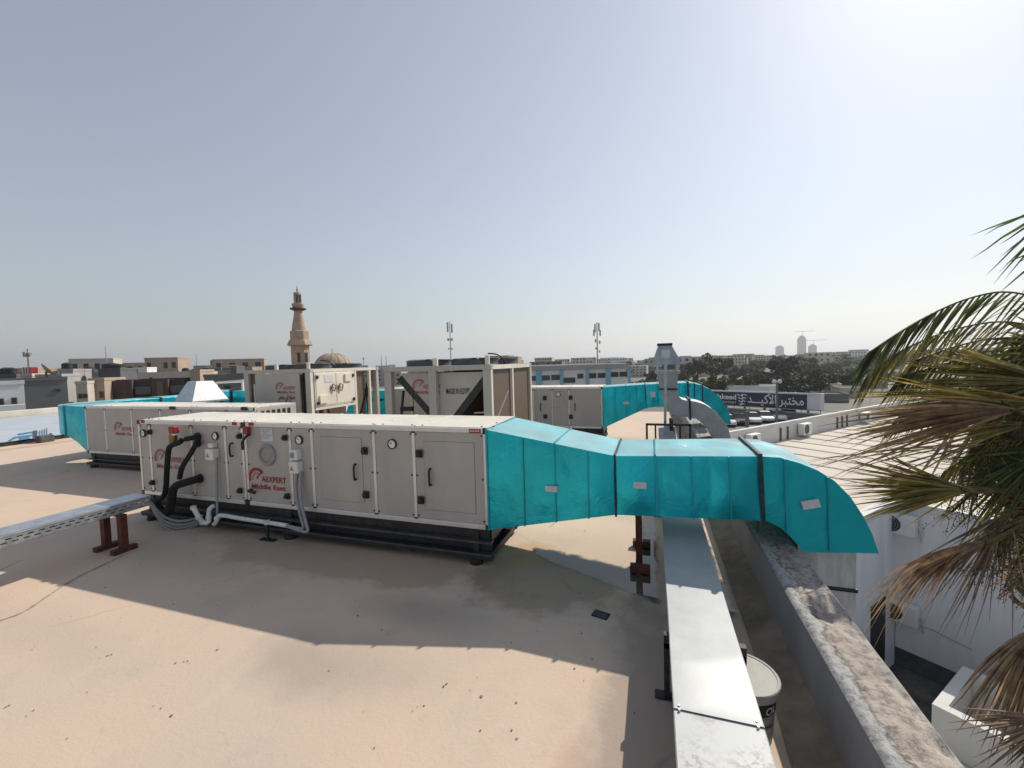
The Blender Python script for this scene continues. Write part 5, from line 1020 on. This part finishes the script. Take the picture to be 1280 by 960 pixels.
# --- left
bldg('house', 'small white house with balcony beside the blank grey block', -14, 33, 481, 33, 3, 'white_far', .32, [(14, 18.5, 498, 504.5), (-6, 2, 499, 506), (1, 10, 522, 530)])
hs = far(10, 512, 33)
bea = math.atan2(10 - CX, FPX); hn = (Matrix.Rotation(-bea, 3, 'Z') @ FH); MR = Matrix.Rotation(math.atan2(RH.y, RH.x) - bea, 3, 'Z'); hs = far(8, 513, 32.6) - hn * .5
bh = thing('balcony', 'white balcony front on the small white house', 'balcony', hs); MB().cbox(hs, 1.9, .9, .85, MR).build('balustrade', 'white_far', bh); MB().cbox(hs - Vector((0, 0, .48)), 2.0, 1.0, .1, MR).build('slab', 'conc_grey', bh)
bldg('apartment_block', 'large blank grey concrete block left of the teal elbow', -40, 95, 476.5, 40, 14, 'conc_grey', .30, [(71, 76.5, 487, 489.5)])
bldg('rooftop_room', 'dark grey rooftop wall at the far left', -30, 25, 471, 48, 8, 'conc_dark'); bldg('rooftop_room', 'cream rooftop room below the red and white mast base', 25, 41, 470.5, 46, 5, 'cream_far'); bldg('rooftop_room', 'grey rooftop shed with dark openings under the satellite dish', 42, 80, 471, 46, 5, 'pale_grey', 0, [(52, 55, 476, 480), (70, 76, 476, 479)])
bldg('rooftop_room', 'pale grey rooftop stair room right of the satellite dish', 71, 93, 464, 55, 6, 'pale_grey'); bldg('house', 'cream house with two small windows right of the blank block', 93, 110, 480, 44, 7, 'cream_far', 0, [(97.5, 101, 493, 497.5), (104, 108, 493, 497)]); bldg('house', 'tan house with a tall plain front beside the brown block', 109, 132, 476, 46, 8, 'tan_wall', 0, [(124, 128, 490, 497)])
bldg('apartment_block', 'grey house with pale corner under the black water tank', 103, 133, 467.5, 62, 9, 'pale_grey', 0, [(118, 121, 473, 476)]); bldg('apartment_block', 'dark grey stair tower carrying a black water tank', 120, 153, 463, 58, 8, 'conc_dark')
tank('taller black water tank on the dark grey stair tower', 139, 463, 60, 1.0, .9); tank('lower black water tank on the dark grey stair tower', 146, 463, 60, 1.0, .8)
# brown block with recessed bays
K50 = 50 * math.cos(math.atan2(188 - CX, FPX)) / FPX
br = bldg('apartment_block', 'dark brown apartment block with recessed bays behind the teal duct', 138, 238, 477, 50, 10, 'brown_wall')
w_ = 100 * 50 / FPX
for a, b in ((140, 167), (192, 214)): MB().box((a - 188) * K50, (b - 188) * K50, -.7, -.002, 0, far(190, 474.5, 50).z - GZ).build('bay', 'brown_wall', br, local=True)
for a, b, m in ((170, 190, 'conc_dark'), (216, 236, 'conc_dark')): MB().box((a - 188) * K50, (b - 188) * K50, -.5, -.002, far(190, 487, 50).z - GZ - .5, far(190, 483, 50).z - GZ).build('balcony', m, br, local=True)
MB().box((199 - 188) * K50, (207 - 188) * K50, -.72, -.702, far(190, 495, 50).z - GZ, far(190, 477, 50).z - GZ).build('stair_window', 'coil_fin', br, local=True)
for a in (151, 158, 219, 226): MB().box((a - 188) * K50, (a + 4 - 188) * K50, -.73 if a < 200 else -.02, .0, far(190, 492, 50).z - GZ, far(190, 489.5, 50).z - GZ).build('window', 'glass_dark', br, local=True)
bldg('apartment_block', 'long pale brown flat roofed block above the brown apartments', 150, 250, 467, 75, 10, 'cream_far', .0, [(160, 163, 472, 474.5), (186, 189, 472, 474)]); bldg('rooftop_room', 'grey and white rooftop room on the long pale block', 168, 185, 461, 82, 5, 'white_far')
bldg('apartment_block', 'distant grey block with cluttered roof left of the minaret', 185, 236, 459, 110, 12, 'pale_grey', 0, far_win=(8, 4)); bldg('rooftop_room', 'tan rooftop stair room beside the white cowl', 236, 251, 465, 52, 5, 'tan_wall'); bldg('house', 'low cream house beside the white tube frame', 246, 262, 467, 70, 8, 'cream_far', .1)
bldg('apartment_block', 'low dark grey block behind the white tube frame', 250, 312, 471, 44, 9, 'conc_grey', 0, [(262, 268, 482, 486), (280, 287, 482, 486)]); bldg('apartment_block', 'distant block with stepped roof between cowl and condenser', 238, 270, 458, 130, 12, 'pale_grey', 0, far_win=(5, 4)); bldg('rooftop_room', 'small dark rooftop room left of the condenser', 288, 296, 459, 90, 5, 'conc_dark'); bldg('house', 'flat dark house roof just left of the condenser', 268, 306, 465, 95, 9, 'conc_dark')
RL = random.Random(21)
for i in range(26):
    u = RL.uniform(0, 312); D = RL.uniform(75, 190); hv = 449 + (815 - u) * .0281; w = RL.uniform(6, 16) * FPX / D * 1.2; vt = hv - RL.uniform(-1, 4.6) * FPX / D
    m = RL.choice(['tan_wall', 'tan_wall', 'pale_grey', 'cream_far', 'cream_far', 'conc_grey']); bldg('roof_block', {'tan_wall': 'tan', 'pale_grey': 'pale grey', 'cream_far': 'cream', 'conc_grey': 'mid grey', 'conc_dark': 'dark grey'}[m] + ' block in the hazy skyline left of the minaret', u - w / 2, u + w / 2, vt, D, 9, m, RL.uniform(-.2, .2), group={'tan_wall': 'tan', 'pale_grey': 'pale grey', 'cream_far': 'cream', 'conc_grey': 'mid grey', 'conc_dark': 'dark grey'}[m] + ' skyline blocks', far_win=(4, 4))
for i, (u, v, D) in enumerate(((84, 463, 56), (168, 467, 76), (205, 459, 111), (222, 459, 111), (112, 467, 63), (232, 467, 76), (258, 467, 71), (14, 470.5, 49), (8, 470.5, 49))):
    tank('small black water tank on a pale roof in the skyline left of the minaret', u, v, D + 2, .55, .9)
# satellite dish
ds = far(58, 470.5, 44); dt = thing('satellite_dish', 'tilted pale satellite dish on the roof of the blank block', 'satellite dish', ds)
MB().bar(ds - Vector((0, 0, .3)), ds + Vector((0, 0, .55)), .12).build('mast', 'conc_dark', dt)
o = MB().lathe([(0.001, 0), (.3, .03), (.6, .12), (.85, .25)], (0, 0, 0), 20).build('dish', mat('dish_olive', (.34, .32, .24), .6, var=.15), dt, smooth=True, local=True); o.location = (0, 0, .55); o.rotation_euler = (math.radians(52), .25, math.radians(150)); sd = o.modifiers.new('thick', 'SOLIDIFY'); sd.thickness = .03
# masts
def mast(label, u, v0, v1, D, r=.12, panels=(), steps=0, base=None, m='pale_grey'):
    a, b = far(u, v0, D), far(u, v1, D); b = Vector((a.x, a.y, a.z + (b.z - a.z))) if False else Vector((a.x, a.y, b.z)); t = thing('antenna_mast', label, 'mast', (a.x, a.y, base if base is not None else a.z)); a = Vector((a.x, a.y, base if base is not None else a.z))
    MB().tube([a, a.lerp(b, .5), b], [r, r * .8, r * .6], 8).build('pole', m, t)
    for (dz0, dz1, off, wd) in panels:
        za, zb = far(u, dz0, D).z, far(u, dz1, D).z; c = a + RH * off; MB().box(c.x - wd / 2, c.x + wd / 2, c.y - wd / 2, c.y + wd / 2, za, zb).build('antenna_panel', m, t); MB().bar((a.x, a.y, (za + zb) / 2), (c.x, c.y, (za + zb) / 2), .06).build('arm', m, t)
    return t
mast('cellular mast with paired panels rising behind the lettered condenser', 563.5, 445, 402, 90, .14, [(415, 403, -.45, .3), (416, 405, .45, .3), (426, 423, -.4, .35), (426, 423, .4, .35), (437, 435, -.35, .25), (437, 435, .35, .25)], base=GZ)
mast('cellular mast with clustered antennas rising behind the blue and white building', 747, 452, 403, 150, .28, [(415, 405, -.7, .5), (414, 404, .7, .5), (420, 412, -1.1, .5), (420, 413, 1.1, .5), (428, 424, -.6, .5), (430, 426, .9, .5), (441, 438, .8, .4), (437, 434, -.5, .4)], base=GZ)
mast('short lattice mast on a red and white base at the far left', 36.5, 462, 436, 55, .14, [(446, 440, -.2, .5), (444, 441, .25, .3)])
rb = far(38, 471, 55); rt = thing('mast_base', 'red and white striped box under the short mast', 'mast base', rb)
for k in range(6): MB().cbox(rb + RH * (-.42 + .17 * k) + Vector((0, 0, .62)), .169, .9, 1.25, Matrix.Rotation(math.atan2(RH.y, RH.x), 3, 'Z')).build('stripe', 'red_plastic' if k % 2 else 'white_far', rt)
mast('thin pole on the stair tower beside the black tank', 133.5, 458, 432, 60, .06); mast('thin aerial above the distant stepped block', 246, 458, 442, 130, .10); mast('thin aerial left of the condenser', 277, 464, 449, 100, .08)
mast('twin thin aerial left of the lettered condenser', 477, 460, 445, 60, .06); mast('twin thin aerial next to the cabinet condenser', 483, 460, 445, 60, .06); mast('thin aerial behind the cabinet condenser fans', 455, 460, 447, 70, .06, [(449.5, 447, 0, .2)])
# --- minaret and dome
DM = 110.0; mb = far(377, 470, DM); k_ = DM / FPX
mn = thing('minaret', 'tan stone minaret with tapering shaft and two balconies', 'minaret', (mb.x, mb.y, GZ)); Zv = lambda v: far(376, v, DM).z
def oct_(prof, name, n=8, m='minaret_stone', rot=math.pi / 8, smooth=False): return MB().lathe([(w * k_ / 2, Zv(v)) for w, v in prof], (mb.x, mb.y, 0), n, 'z', rot).build(name, m, mn, smooth=smooth)
MB().lathe([(11.2 * k_, GZ), (11.2 * k_, Zv(432))], (mb.x, mb.y, 0), 8, 'z', math.pi / 8).build('lower_shaft', 'minaret_stone', mn)
oct_([(23, 432.4), (30, 432), (30, 431), (26, 426), (22, 425)], 'lower_balcony'); oct_([(22.5, 425.5), (22.5, 414.5), (20, 414)], 'block'); oct_([(17, 414.5), (15.5, 408), (12, 399), (9.5, 392), (9.5, 388)], 'tapered_shaft', 16, smooth=True)
oct_([(10, 389), (18.5, 387.3), (18.5, 386), (12, 385)], 'balcony', 16, 'brown_wall'); oct_([(11, 386), (14, 382), (14, 380.5), (9, 380)], 'balcony', 16); oct_([(9.5, 381), (9.5, 368), (8, 366.5), (2.5, 366)], 'lantern', 8); oct_([(1.2, 366.5), (1.8, 363), (.8, 361), (.5, 358)], 'finial', 8, 'conc_dark')
tocam = (Vector((0, 0, 0)) - Vector((mb.x, mb.y, 0))).normalized(); sd_ = Vector((-tocam.y, tocam.x, 0))
for off, w, va, vb, rr in ((0, 4, 441, 453, 10.6), (0, 2.6, 369.5, 379, 4.55)):
    for a_ in (-.18, .62):
        d = (tocam * math.cos(a_) + sd_ * math.sin(a_)); c = Vector((mb.x, mb.y, 0)) + d * rr * k_; zc0, zc1 = Zv(vb), Zv(va); M = Matrix.Rotation(math.atan2(d.y, d.x), 3, 'Z')
        MB().cbox((c.x, c.y, (zc0 + zc1) / 2), .35, w * k_ * .8, zc1 - zc0, M).build('arched_opening', 'glass_dark', mn)
dm = far(416, 458, 118); kd = 118 / FPX
dd = thing('mosque_dome', 'tan ribbed mosque dome right of the minaret', 'dome', (dm.x, dm.y, GZ)); zb_ = dm.z
MB().lathe([(21 * kd * math.cos(a), zb_ + 16.5 * kd * math.sin(a)) for a in [math.radians(x) for x in range(0, 90, 8)]] + [(.12, zb_ + 16.6 * kd), (.08, zb_ + 16.6 * kd + 1.4)], (dm.x, dm.y, 0), 28).build('dome', 'dome_gold', dd, smooth=True)
MB().lathe([(22 * kd, GZ), (22 * kd, zb_)], (dm.x, dm.y, 0), 8).build('drum', 'minaret_stone', dd)
for a in range(14):
    t = 2 * math.pi * a / 14; MB().tube([(dm.x + 21.2 * kd * math.cos(x) * math.cos(t), dm.y + 21.2 * kd * math.cos(x) * math.sin(t), zb_ + 16.7 * kd * math.sin(x)) for x in [math.radians(y) for y in range(0, 90, 15)]], .07, 4).build('rib', 'dome_gold', dd)
# --- blue and white building
DB = 52.0; bb = bldg('blue_white_building', 'long white low building with blue pilasters and small dark windows', 600, 781, 459.5, DB, 11, 'white_far', .0, [(664, 669, 470.5, 475.5), (677, 686.5, 469.8, 475), (689.5, 699, 469, 474.5), (704.5, 718, 472.5, 478), (722, 728, 467.5, 472.5), (736, 744, 466.8, 472), (747, 755, 466.5, 471.5), (763, 771, 465.3, 470.5), (773.5, 781.5, 465, 470)])
for a, b in ((669.5, 677), (699.5, 704), (731.5, 735.5), (756, 762), (782, 786)):
    MB().box((a - 690.5) * DB / FPX, (b - 690.5) * DB / FPX, -.12, -.002, 0, far(700, 461.5, DB).z - GZ).build('pilaster', 'sky_blue', bb, local=True)
MB().box((600 - 690.5) * DB / FPX, (784 - 690.5) * DB / FPX, -.25, 0, far(700, 462, DB).z - GZ, far(700, 457, DB).z - GZ).build('cornice', 'pale_grey', bb, local=True)
# --- car park, sign, wall
cp_ = struct(MB().add([onz(870, 545, GZ + .01), onz(1030, 545, GZ + .01), onz(1060, 512, GZ + .01), onz(870, 512, GZ + .01)], [(0, 1, 2, 3)]).build('car_park', mat('asphalt', (.17, .165, .16), .9, var=.12, scale=.6)))
sa, sb = far(879, 489, 72), far(1009, 493.5, 60); sa.z = sb.z = -3.75; sdir = (sb - sa); sdir.z = 0; SL = sdir.length; sdir.normalize(); sn = Vector((sdir.y, -sdir.x, 0))
sg = thing('billboard', 'long navy laboratory signboard with white lettering behind the car park', 'billboard', (sa.x, sa.y, GZ), math.atan2(sdir.y, sdir.x))
b0 = -5.95 - GZ; b1 = -3.75 - GZ
MB().box(0, SL + 1.6, 0, 1.6, b0 - .1, b1 + .1).build('cabinet', 'white_far', sg, local=True); MB().box(0, SL - .02, -.06, -.002, b0, b1).build('face', mat('navy', (.012, .018, .05), .5, var=.1, scale=.5), sg, local=True)
MB().box(-.1, SL + 1.7, -.2, 0.05, b1 + .005, b1 + .22).build('top_trim', 'white_far', sg, local=True)
mat('sign_white', (.72, .72, .72), .6, var=.03)
text('\uFEAA\u0640\u0640\u0640\uFEF4\uFEDB\uFEF7\uFE8D \uFEAE\uFE92\uFE98\uFEA8\uFEE3', 1.9, 'sign_white', sg, (SL * .475, -.08, b0 + .62), (1, 0, 0), (0, 0, 1), width=SL * .50, local=True, bold=.02)
text('Alakeed', 1.15, 'sign_white', sg, (SL * .10, -.08, b0 + 1.0), (1, 0, 0), (0, 0, 1), width=SL * .26, local=True, bold=.03); text('L A B O R A T O R Y', .42, 'sign_white', sg, (SL * .13, -.08, b0 + .35), (1, 0, 0), (0, 0, 1), width=SL * .23, local=True, bold=.01)
em = MB(); ex_ = SL * .42; ez = (b0 + b1) / 2
for k in range(4):
    z = ez + .75 - .5 * k; w = .75 - .12 * k; em.tube([(ex_ - w, -.09, z), (ex_ - w * .3, -.09, z - .22), (ex_ + w * .3, -.09, z + .05), (ex_ + w, -.09, z - .12)], .085, 6, 1)
em.tube([(ex_, -.09, ez + .85), (ex_ + .1, -.09, ez), (ex_ - .1, -.09, ez - .95)], .08, 6); em.build('emblem', 'sign_white', sg, local=True)
for k in range(6): x = .8 + k * (SL - .8) / 5; MB().box(x - .12, x + .12, .3, .6, 0, b0 - .1).build('post', 'conc_grey', sg, local=True)
wl = thing('retaining_wall', 'grey low wall with rail running under the navy signboard', 'wall', (sa.x, sa.y, GZ), math.atan2(sdir.y, sdir.x)); MB().box(-4, SL + 8, -1.5, -1.2, 0, 1.15).build('wall', 'conc_grey', wl, local=True); MB().box(-4, SL + 8, -1.56, -1.14, 1.155, 1.28).build('coping', 'pale_grey', wl, local=True)
for k in range(12): MB().box(-3.5 + 2.3 * k, -3.44 + 2.3 * k, -1.4, -1.34, 1.28, 1.75).build('rail_post', 'conc_dark', wl, local=True)
MB().box(-4, SL + 8, -1.4, -1.35, 1.7, 1.76).build('rail', 'conc_dark', wl, local=True)
# lamp pole
lp = onz(971, 533, GZ); lt_ = far(970, 474, 60); pl_ = thing('lamp_pole', 'grey lamp pole with two globe lamps in front of the signboard', 'lamp pole', (lp.x, lp.y, GZ)); zt_ = EYE + (far(970, 476, lp.length * .93).z - EYE); Dl = (Vector((lp.x, lp.y, 0)).dot(FH)); zt_ = far(970, 478, Dl).z
MB().tube([(lp.x, lp.y, GZ), (lp.x, lp.y, zt_)], [.16, .16, .12, .10], 10).build('pole', 'conc_grey', pl_)
for s in (-.35, .35): c = Vector((lp.x, lp.y, zt_ + .1)) + RH * s; MB().lathe([(.28 * math.sin(math.pi * k / 8) + .001, -.28 * math.cos(math.pi * k / 8)) for k in range(9)], c, 12).build('globe', 'white_far', pl_, smooth=True); MB().bar((lp.x, lp.y, zt_ - .15), (c.x, c.y, c.z - .22), .06).build('arm', 'conc_grey', pl_)
gp = onz(934, 545, GZ); gD = Vector((gp.x, gp.y, 0)).dot(FH); gt = thing('gate_post', 'short thick grey post standing among the parked cars', 'post', gp); MB().tube([gp, (gp.x, gp.y, far(934, 516, gD).z)], [.22, .2], 10).build('shaft', 'conc_grey', gt); MB().lathe([(.28, 0), (.28, .12), (.1, .2)], (gp.x, gp.y, far(934, 516, gD).z), 10).build('cap', 'conc_dark', gt)
# cars
mat('car_white', (.72, .72, .72), .25, var=.02, coat=.6); mat('car_black', (.012, .012, .014), .2, var=.1, coat=.6); mat('car_silver', (.42, .43, .44), .3, metal=.5, var=.03, coat=.5)
def car(label, pos, rz, m):
    t = thing('parked_car', label, 'car', pos, rz, 'cars parked in a row below the signboard'); w = .86
    sec = [(-2.15, .35, .62, .90), (-2.0, .28, .86, .97), (-1.2, .25, .93, 1), (.0, .24, .95, 1), (1.2, .25, .90, 1), (1.95, .28, .78, .95), (2.15, .36, .60, .86)]
    b = MB()
    for x, z0, z1, k in sec: b.v += [(x, -w * k * .94, z0), (x, -w * k, (z0 + z1) / 2), (x, -w * k * .95, z1), (x, w * k * .95, z1), (x, w * k, (z0 + z1) / 2), (x, w * k * .94, z0)]
    for i in range(len(sec) - 1):
        for j in range(6): b.f.append((i * 6 + j, i * 6 + (j + 1) % 6, (i + 1) * 6 + (j + 1) % 6, (i + 1) * 6 + j))
    b.f += [tuple(range(6)), tuple(len(b.v) - 6 + j for j in range(6))]; b.build('body', m, t, local=True, smooth=True, angle=40, bevel=.03)
    cs = [(-1.75, .90, .80), (-1.05, 1.40, .66), (.35, 1.44, .66), (1.05, .92, .80)]; c = MB()
    for x, z, y in cs: c.v += [(x, -y, z), (x, y, z)]
    c.v += [(-1.6, -.8, .88), (-1.6, .8, .88), (1.0, -.8, .88), (1.0, .8, .88)]
    c.f = [(0, 1, 3, 2), (4, 5, 7, 6), (0, 2, 4, 6), (1, 7, 5, 3), (0, 6, 7, 1)]; c.build('windows', 'glass_dark', t, local=True)
    MB().add([(-1.08, -.64, 1.405), (-1.08, .64, 1.405), (.38, .64, 1.445), (.38, -.64, 1.445), (-1.0, -.6, 1.46), (-1.0, .6, 1.46), (.28, .6, 1.49), (.28, -.6, 1.49)], [(0, 1, 2, 3), (4, 5, 6, 7), (0, 1, 5, 4), (1, 2, 6, 5), (2, 3, 7, 6), (3, 0, 4, 7)]).build('roof_panel', m, t, local=True)
    for x in (-1.3, 1.32):
        for s in (-1, 1): q = MB().lathe([(.20, -.10), (.31, -.09), (.32, 0), (.31, .09), (.2, .1)], (x, s * .78, .315), 16, 'y').build('wheel', 'rubber', t, local=True, smooth=True); MB().lathe([(.19, -.11), (.18, .11)], (x, s * .78, .315), 12, 'y').build('rim', 'car_silver', q, local=True)
    for s in (-.6, .6): MB().cbox((2.1, s, .66), .12, .3, .12).build('headlight', 'sticker', t, local=True); MB().cbox((-2.08, s, .72), .12, .26, .14).build('tail_light', 'red_plastic', t, local=True)
hd = onz(930, 527, GZ) - onz(915, 519, GZ); ch = math.atan2(hd.y, hd.x)
cl = [('car_black', 'black car parked nearest the far duct elbow'), ('car_white', 'white car parked between two black cars beside the gate post'), ('car_black', 'black car parked just left of the gate post'), ('car_white', 'white car just right of the gate post'), ('car_silver', 'silver car parked mid row below the signboard'), ('car_white', 'white car parked next to the lamp pole'), ('car_black', 'black car parked at the end of the row past the lamp pole')]
for k, (m, l) in enumerate(cl): p = onz(893 + 15.5 * k, 533 - 1.6 * k, GZ); car(l, (p.x, p.y, GZ + .012), ch, m)
# low cream walls and sheds right of the sign
RB = random.Random(5)
for i, (u0, u1, v, D, m) in enumerate(((1018, 1036, 474, 118, 'cream_far'), (1034, 1052, 481, 98, 'cream_far'), (1046, 1072, 470, 128, 'tan_wall'), (1050, 1078, 486, 90, 'cream_far'), (1072, 1110, 478, 112, 'pale_grey'), (1022, 1062, 494, 82, 'conc_grey'), (905, 962, 484, 84, 'white_far'), (1090, 1150, 470, 140, 'cream_far'))):
    bldg('low_house', 'low pale flat roofed house on the open ground beyond the signboard', u0, u1, v, D, 6, m, RB.uniform(-.3, .3), group='low houses beyond the signboard', far_win=(3, 1))
# --- distant town
TL = dict(cream_far='cream flat roofed building in the hazy distant town', pale_grey='pale grey flat roofed building in the hazy distant town', white_far='white flat roofed building in the hazy distant town', tan_wall='tan flat roofed building in the hazy distant town', conc_grey='dark grey flat roofed building in the hazy distant town')
for i in range(120):
    u = RB.uniform(-60, 1400); D = RB.choice([170, 220, 260, 320, 380, 450, 560, 700, 900]) * RB.uniform(.9, 1.1); D = D + 160 if u > 640 else D; h = RB.uniform(5.5, 9.5) + D * .006 + (3 if RB.random() < .12 else 0)
    if 330 < u < 460 and D < 200: continue
    vt = None; d = ray(u, 450); hv = 449 + (815 - u) * .0281; vt = hv - (GZ + h - EYE) * FPX / D * .97; w = RB.uniform(9, 24) * FPX / D
    bldg('town_building', TL[(tm_ := RB.choice(['cream_far', 'pale_grey', 'white_far', 'tan_wall', 'conc_grey', 'pale_grey']))], u - w / 2, u + w / 2, vt, D, RB.uniform(9, 16), tm_, RB.uniform(-.5, .5), group=TL[tm_].split(' ')[0] + ' distant town buildings', far_win=(RB.randint(4, 7), RB.randint(3, 4)), cap=None if D > 300 else 'same')
RT = random.Random(33)
for i in range(46):
    D = RT.uniform(190, 480); u = RT.uniform(640, 1120); hv = 449 + (815 - u) * .0281; w = RT.uniform(9, 20) * FPX / D; vt = hv - RT.uniform(-5.5, 2.5) * FPX / D; tm_ = RT.choice(['cream_far', 'pale_grey', 'tan_wall', 'conc_grey', 'pale_grey'])
    bldg('town_building', TL[tm_], u - w / 2, u + w / 2, vt, D, 10, tm_, RT.uniform(-.4, .4), group=TL[tm_].split(' ')[0] + ' distant town buildings', far_win=(RT.randint(4, 6), RT.randint(3, 4)), cap=None)
for u0, u1, v, D in ((1046, 1062, 439.5, 420), (1060, 1082, 437, 430), (1078, 1100, 441, 440), (900, 930, 444, 330), (940, 965, 445, 340), (690, 712, 449, 300), (715, 745, 447, 330), (668, 690, 447, 260)):
    bldg('town_building', TL['cream_far'], u0, u1, v, D, 14, 'cream_far', RB.uniform(-.2, .2), group='cream distant town buildings', far_win=(7, 5), cap=None)
# --- three towers on the skyline
mat('tower_glass', (.05, .065, .09), .4, var=.1, scale=.02)
def tower(label, u, v0, v1, w, D, crane=False, steps=True):
    a = far(u, v0, D); t = thing('tower', label, 'tower', (a.x, a.y, GZ), math.atan2(RH.y, RH.x) + .3); be = math.atan2(u - CX, FPX); W_ = w * D / FPX * 1.02 * math.cos(be); t.rotation_euler.z = math.atan2(RH.y, RH.x) - be; H_ = far(u, v1, D).z - GZ
    MB().box(-W_ / 2, W_ / 2, -W_ / 2, W_ / 2, 0, H_ * .86).build('shaft', 'tower_glass', t, local=True); MB().box(-W_ * .36, W_ * .36, -W_ * .36, W_ * .36, H_ * .86, H_ * .95).build('setback', 'tower_glass', t, local=True); MB().box(-W_ * .2, W_ * .2, -W_ * .2, W_ * .2, H_ * .95, H_).build('crown', 'tower_glass', t, local=True)
    for k in range(1, 12): MB().box(-W_ / 2 - .3, W_ / 2 + .3, -W_ / 2 - .3, W_ / 2 + .3, H_ * .86 * k / 12, H_ * .86 * k / 12 + 1.2).build('floor_band', 'pale_grey', t, local=True)
    if crane: MB().box(W_ * .1, W_ * .1 + 1.6, 0, 1.6, H_, H_ + 22).build('crane_mast', 'conc_dark', t, local=True); MB().box(-25, 50, 0, 1.6, H_ + 18, H_ + 19.6).build('crane_jib', 'conc_dark', t, local=True)
tower('short slender tower left of the tall tower on the skyline', 974.5, 446, 432, 10.5, 1900); tower('tallest glass tower with a crane on the skyline', 1002, 446, 419.5, 11, 1950, True); tower('short tower with a crane right of the tall tower', 1015.5, 446, 430.5, 10.5, 1950, True)
# --- trees
def crown_mesh(seed, n=1900, flat=.8):
    R_ = random.Random(seed); b = MB(); cl_ = [(Vector((R_.gauss(0, .42), R_.gauss(0, .42), R_.gauss(0, .32) * flat)), R_.uniform(.25, .45)) for _ in range(16)]
    for i in range(n):
        c, r = R_.choice(cl_); d = Vector((R_.gauss(0, 1), R_.gauss(0, 1), R_.gauss(0, 1))).normalized(); p = c + d * r * R_.uniform(.6, 1.05); p.z *= .9; s = R_.uniform(.04, .095)
        x = Vector((R_.gauss(0, 1), R_.gauss(0, 1), R_.gauss(0, 1))).normalized(); y = x.orthogonal().normalized(); b.add([p - x * s - y * s * .6, p + x * s - y * s * .6, p + x * s * .7 + y * s * .7, p - x * s * .6 + y * s * .8], [(0, 1, 2, 3)])
    me = bpy.data.meshes.new('crown'); me.from_pydata(b.v, [], b.f); return me
mat('foliage_a', (.065, .080, .035), .8, var=.35, scale=2, island=.6); mat('foliage_b', (.11, .135, .045), .8, var=.35, scale=2, island=.6); mat('foliage_c', (.055, .062, .036), .8, var=.3, scale=2, island=.6); mat('bark', (.10, .075, .055), .9, var=.2)
CM = []
for s in range(4):
    for f in 'abc': me = crown_mesh(s * 3 + ord(f)); me.materials.append(MATS['foliage_' + f]); CM.append(me)
TK = MB().tube([(0, 0, 0), (.01, 0, .5), (0, .01, 1)], [.06, .05, .04], 7); tko = TK.build('trunk_source', 'bark'); TKM = tko.data; TKM.name = 'trunk'; bpy.data.objects.remove(tko)
def tree(label, u, vt, wpx, D, group=None, name='tree', k=None, base=GZ):
    top = far(u, vt, D); w = wpx * D / FPX / 2; h = top.z - base; t = thing(name, label, 'tree', (top.x, top.y, base), RB.uniform(0, 6.3), group); cz = max(h * .40, min(w * .95, h * .6))
    c = bpy.data.objects.new('crown', CM[k if k is not None else RB.randrange(len(CM))]); COL.objects.link(c); c.parent = t; c.scale = (w, w, cz); c.location = (0, 0, h - cz * .9)
    q = bpy.data.objects.new('trunk', TKM); COL.objects.link(q); q.parent = t; q.scale = (max(1.5, h * .5),) * 2 + (h - cz * .6,)
    return t
GT = 'trees beyond the car park'
for u, vt, w, D in ((893, 441.5, 34, 150), (872, 446, 30, 140), (982, 448, 46, 125), (1022, 461, 30, 120), (985, 465, 46, 100), (1012, 469, 34, 100), (1040, 463, 26, 130), (1062, 460, 30, 140), (1085, 458, 34, 150), (836, 466, 30, 105), (820, 470, 28, 95), (800, 470, 30, 100), (812, 462, 20, 180), (1110, 462, 40, 140), (860, 449, 22, 160), (1030, 447, 26, 300), (1050, 449, 30, 260), (950, 466, 34, 95), (930, 469, 30, 92), (970, 471, 30, 92), (1030, 470, 36, 105), (1055, 468, 34, 110), (930, 456, 26, 170), (950, 459, 28, 165), (915, 460, 24, 175), (1015, 457, 30, 170), (1040, 456, 28, 190), (845, 458, 24, 170), (1070, 455, 30, 200), (965, 462, 24, 150)):
    tree('leafy green tree standing beyond the car park', u, vt, w, D, GT)
for i in range(9): tree('dense dark green hedge tree in the row behind the signboard', 842 + 11.5 * i, 466.5 + RB.uniform(-1, 2) + .6 * i, 24, 88, 'hedge trees behind the signboard', 'hedge_tree', k=1 + 3 * (i % 4))
for i in range(110):
    u = RB.uniform(560, 1300) if i < 60 else RB.uniform(830, 1300); D = RB.uniform(170, 620); hv = 449 + (815 - u) * .0281; tree('small dark tree among the distant town buildings', u, hv - (RB.uniform(5, 9) + GZ - EYE + D * .003) * FPX / D, RB.uniform(6, 12) * FPX / D, D, 'distant town trees')
# --- haze
hz = MB().box(-8500, 8500, -8500, 8500, GZ - 1.5, 180).build('haze', None, fix=True); hm = bpy.data.materials.new('haze_air'); hm.use_nodes = True; N = hm.node_tree.nodes; N.remove(N['Principled BSDF']); pv = N.new('ShaderNodeVolumePrincipled')
pv.inputs['Color'].default_value = (.86, .90, .95, 1); pv.inputs['Density'].default_value = HAZE; pv.inputs['Anisotropy'].default_value = .35; hm.node_tree.links.new(pv.outputs[0], N['Material Output'].inputs['Volume']); hz.data.materials.append(hm); tag(hz, 'pale dusty haze hanging over the whole town', 'haze', kind='stuff')
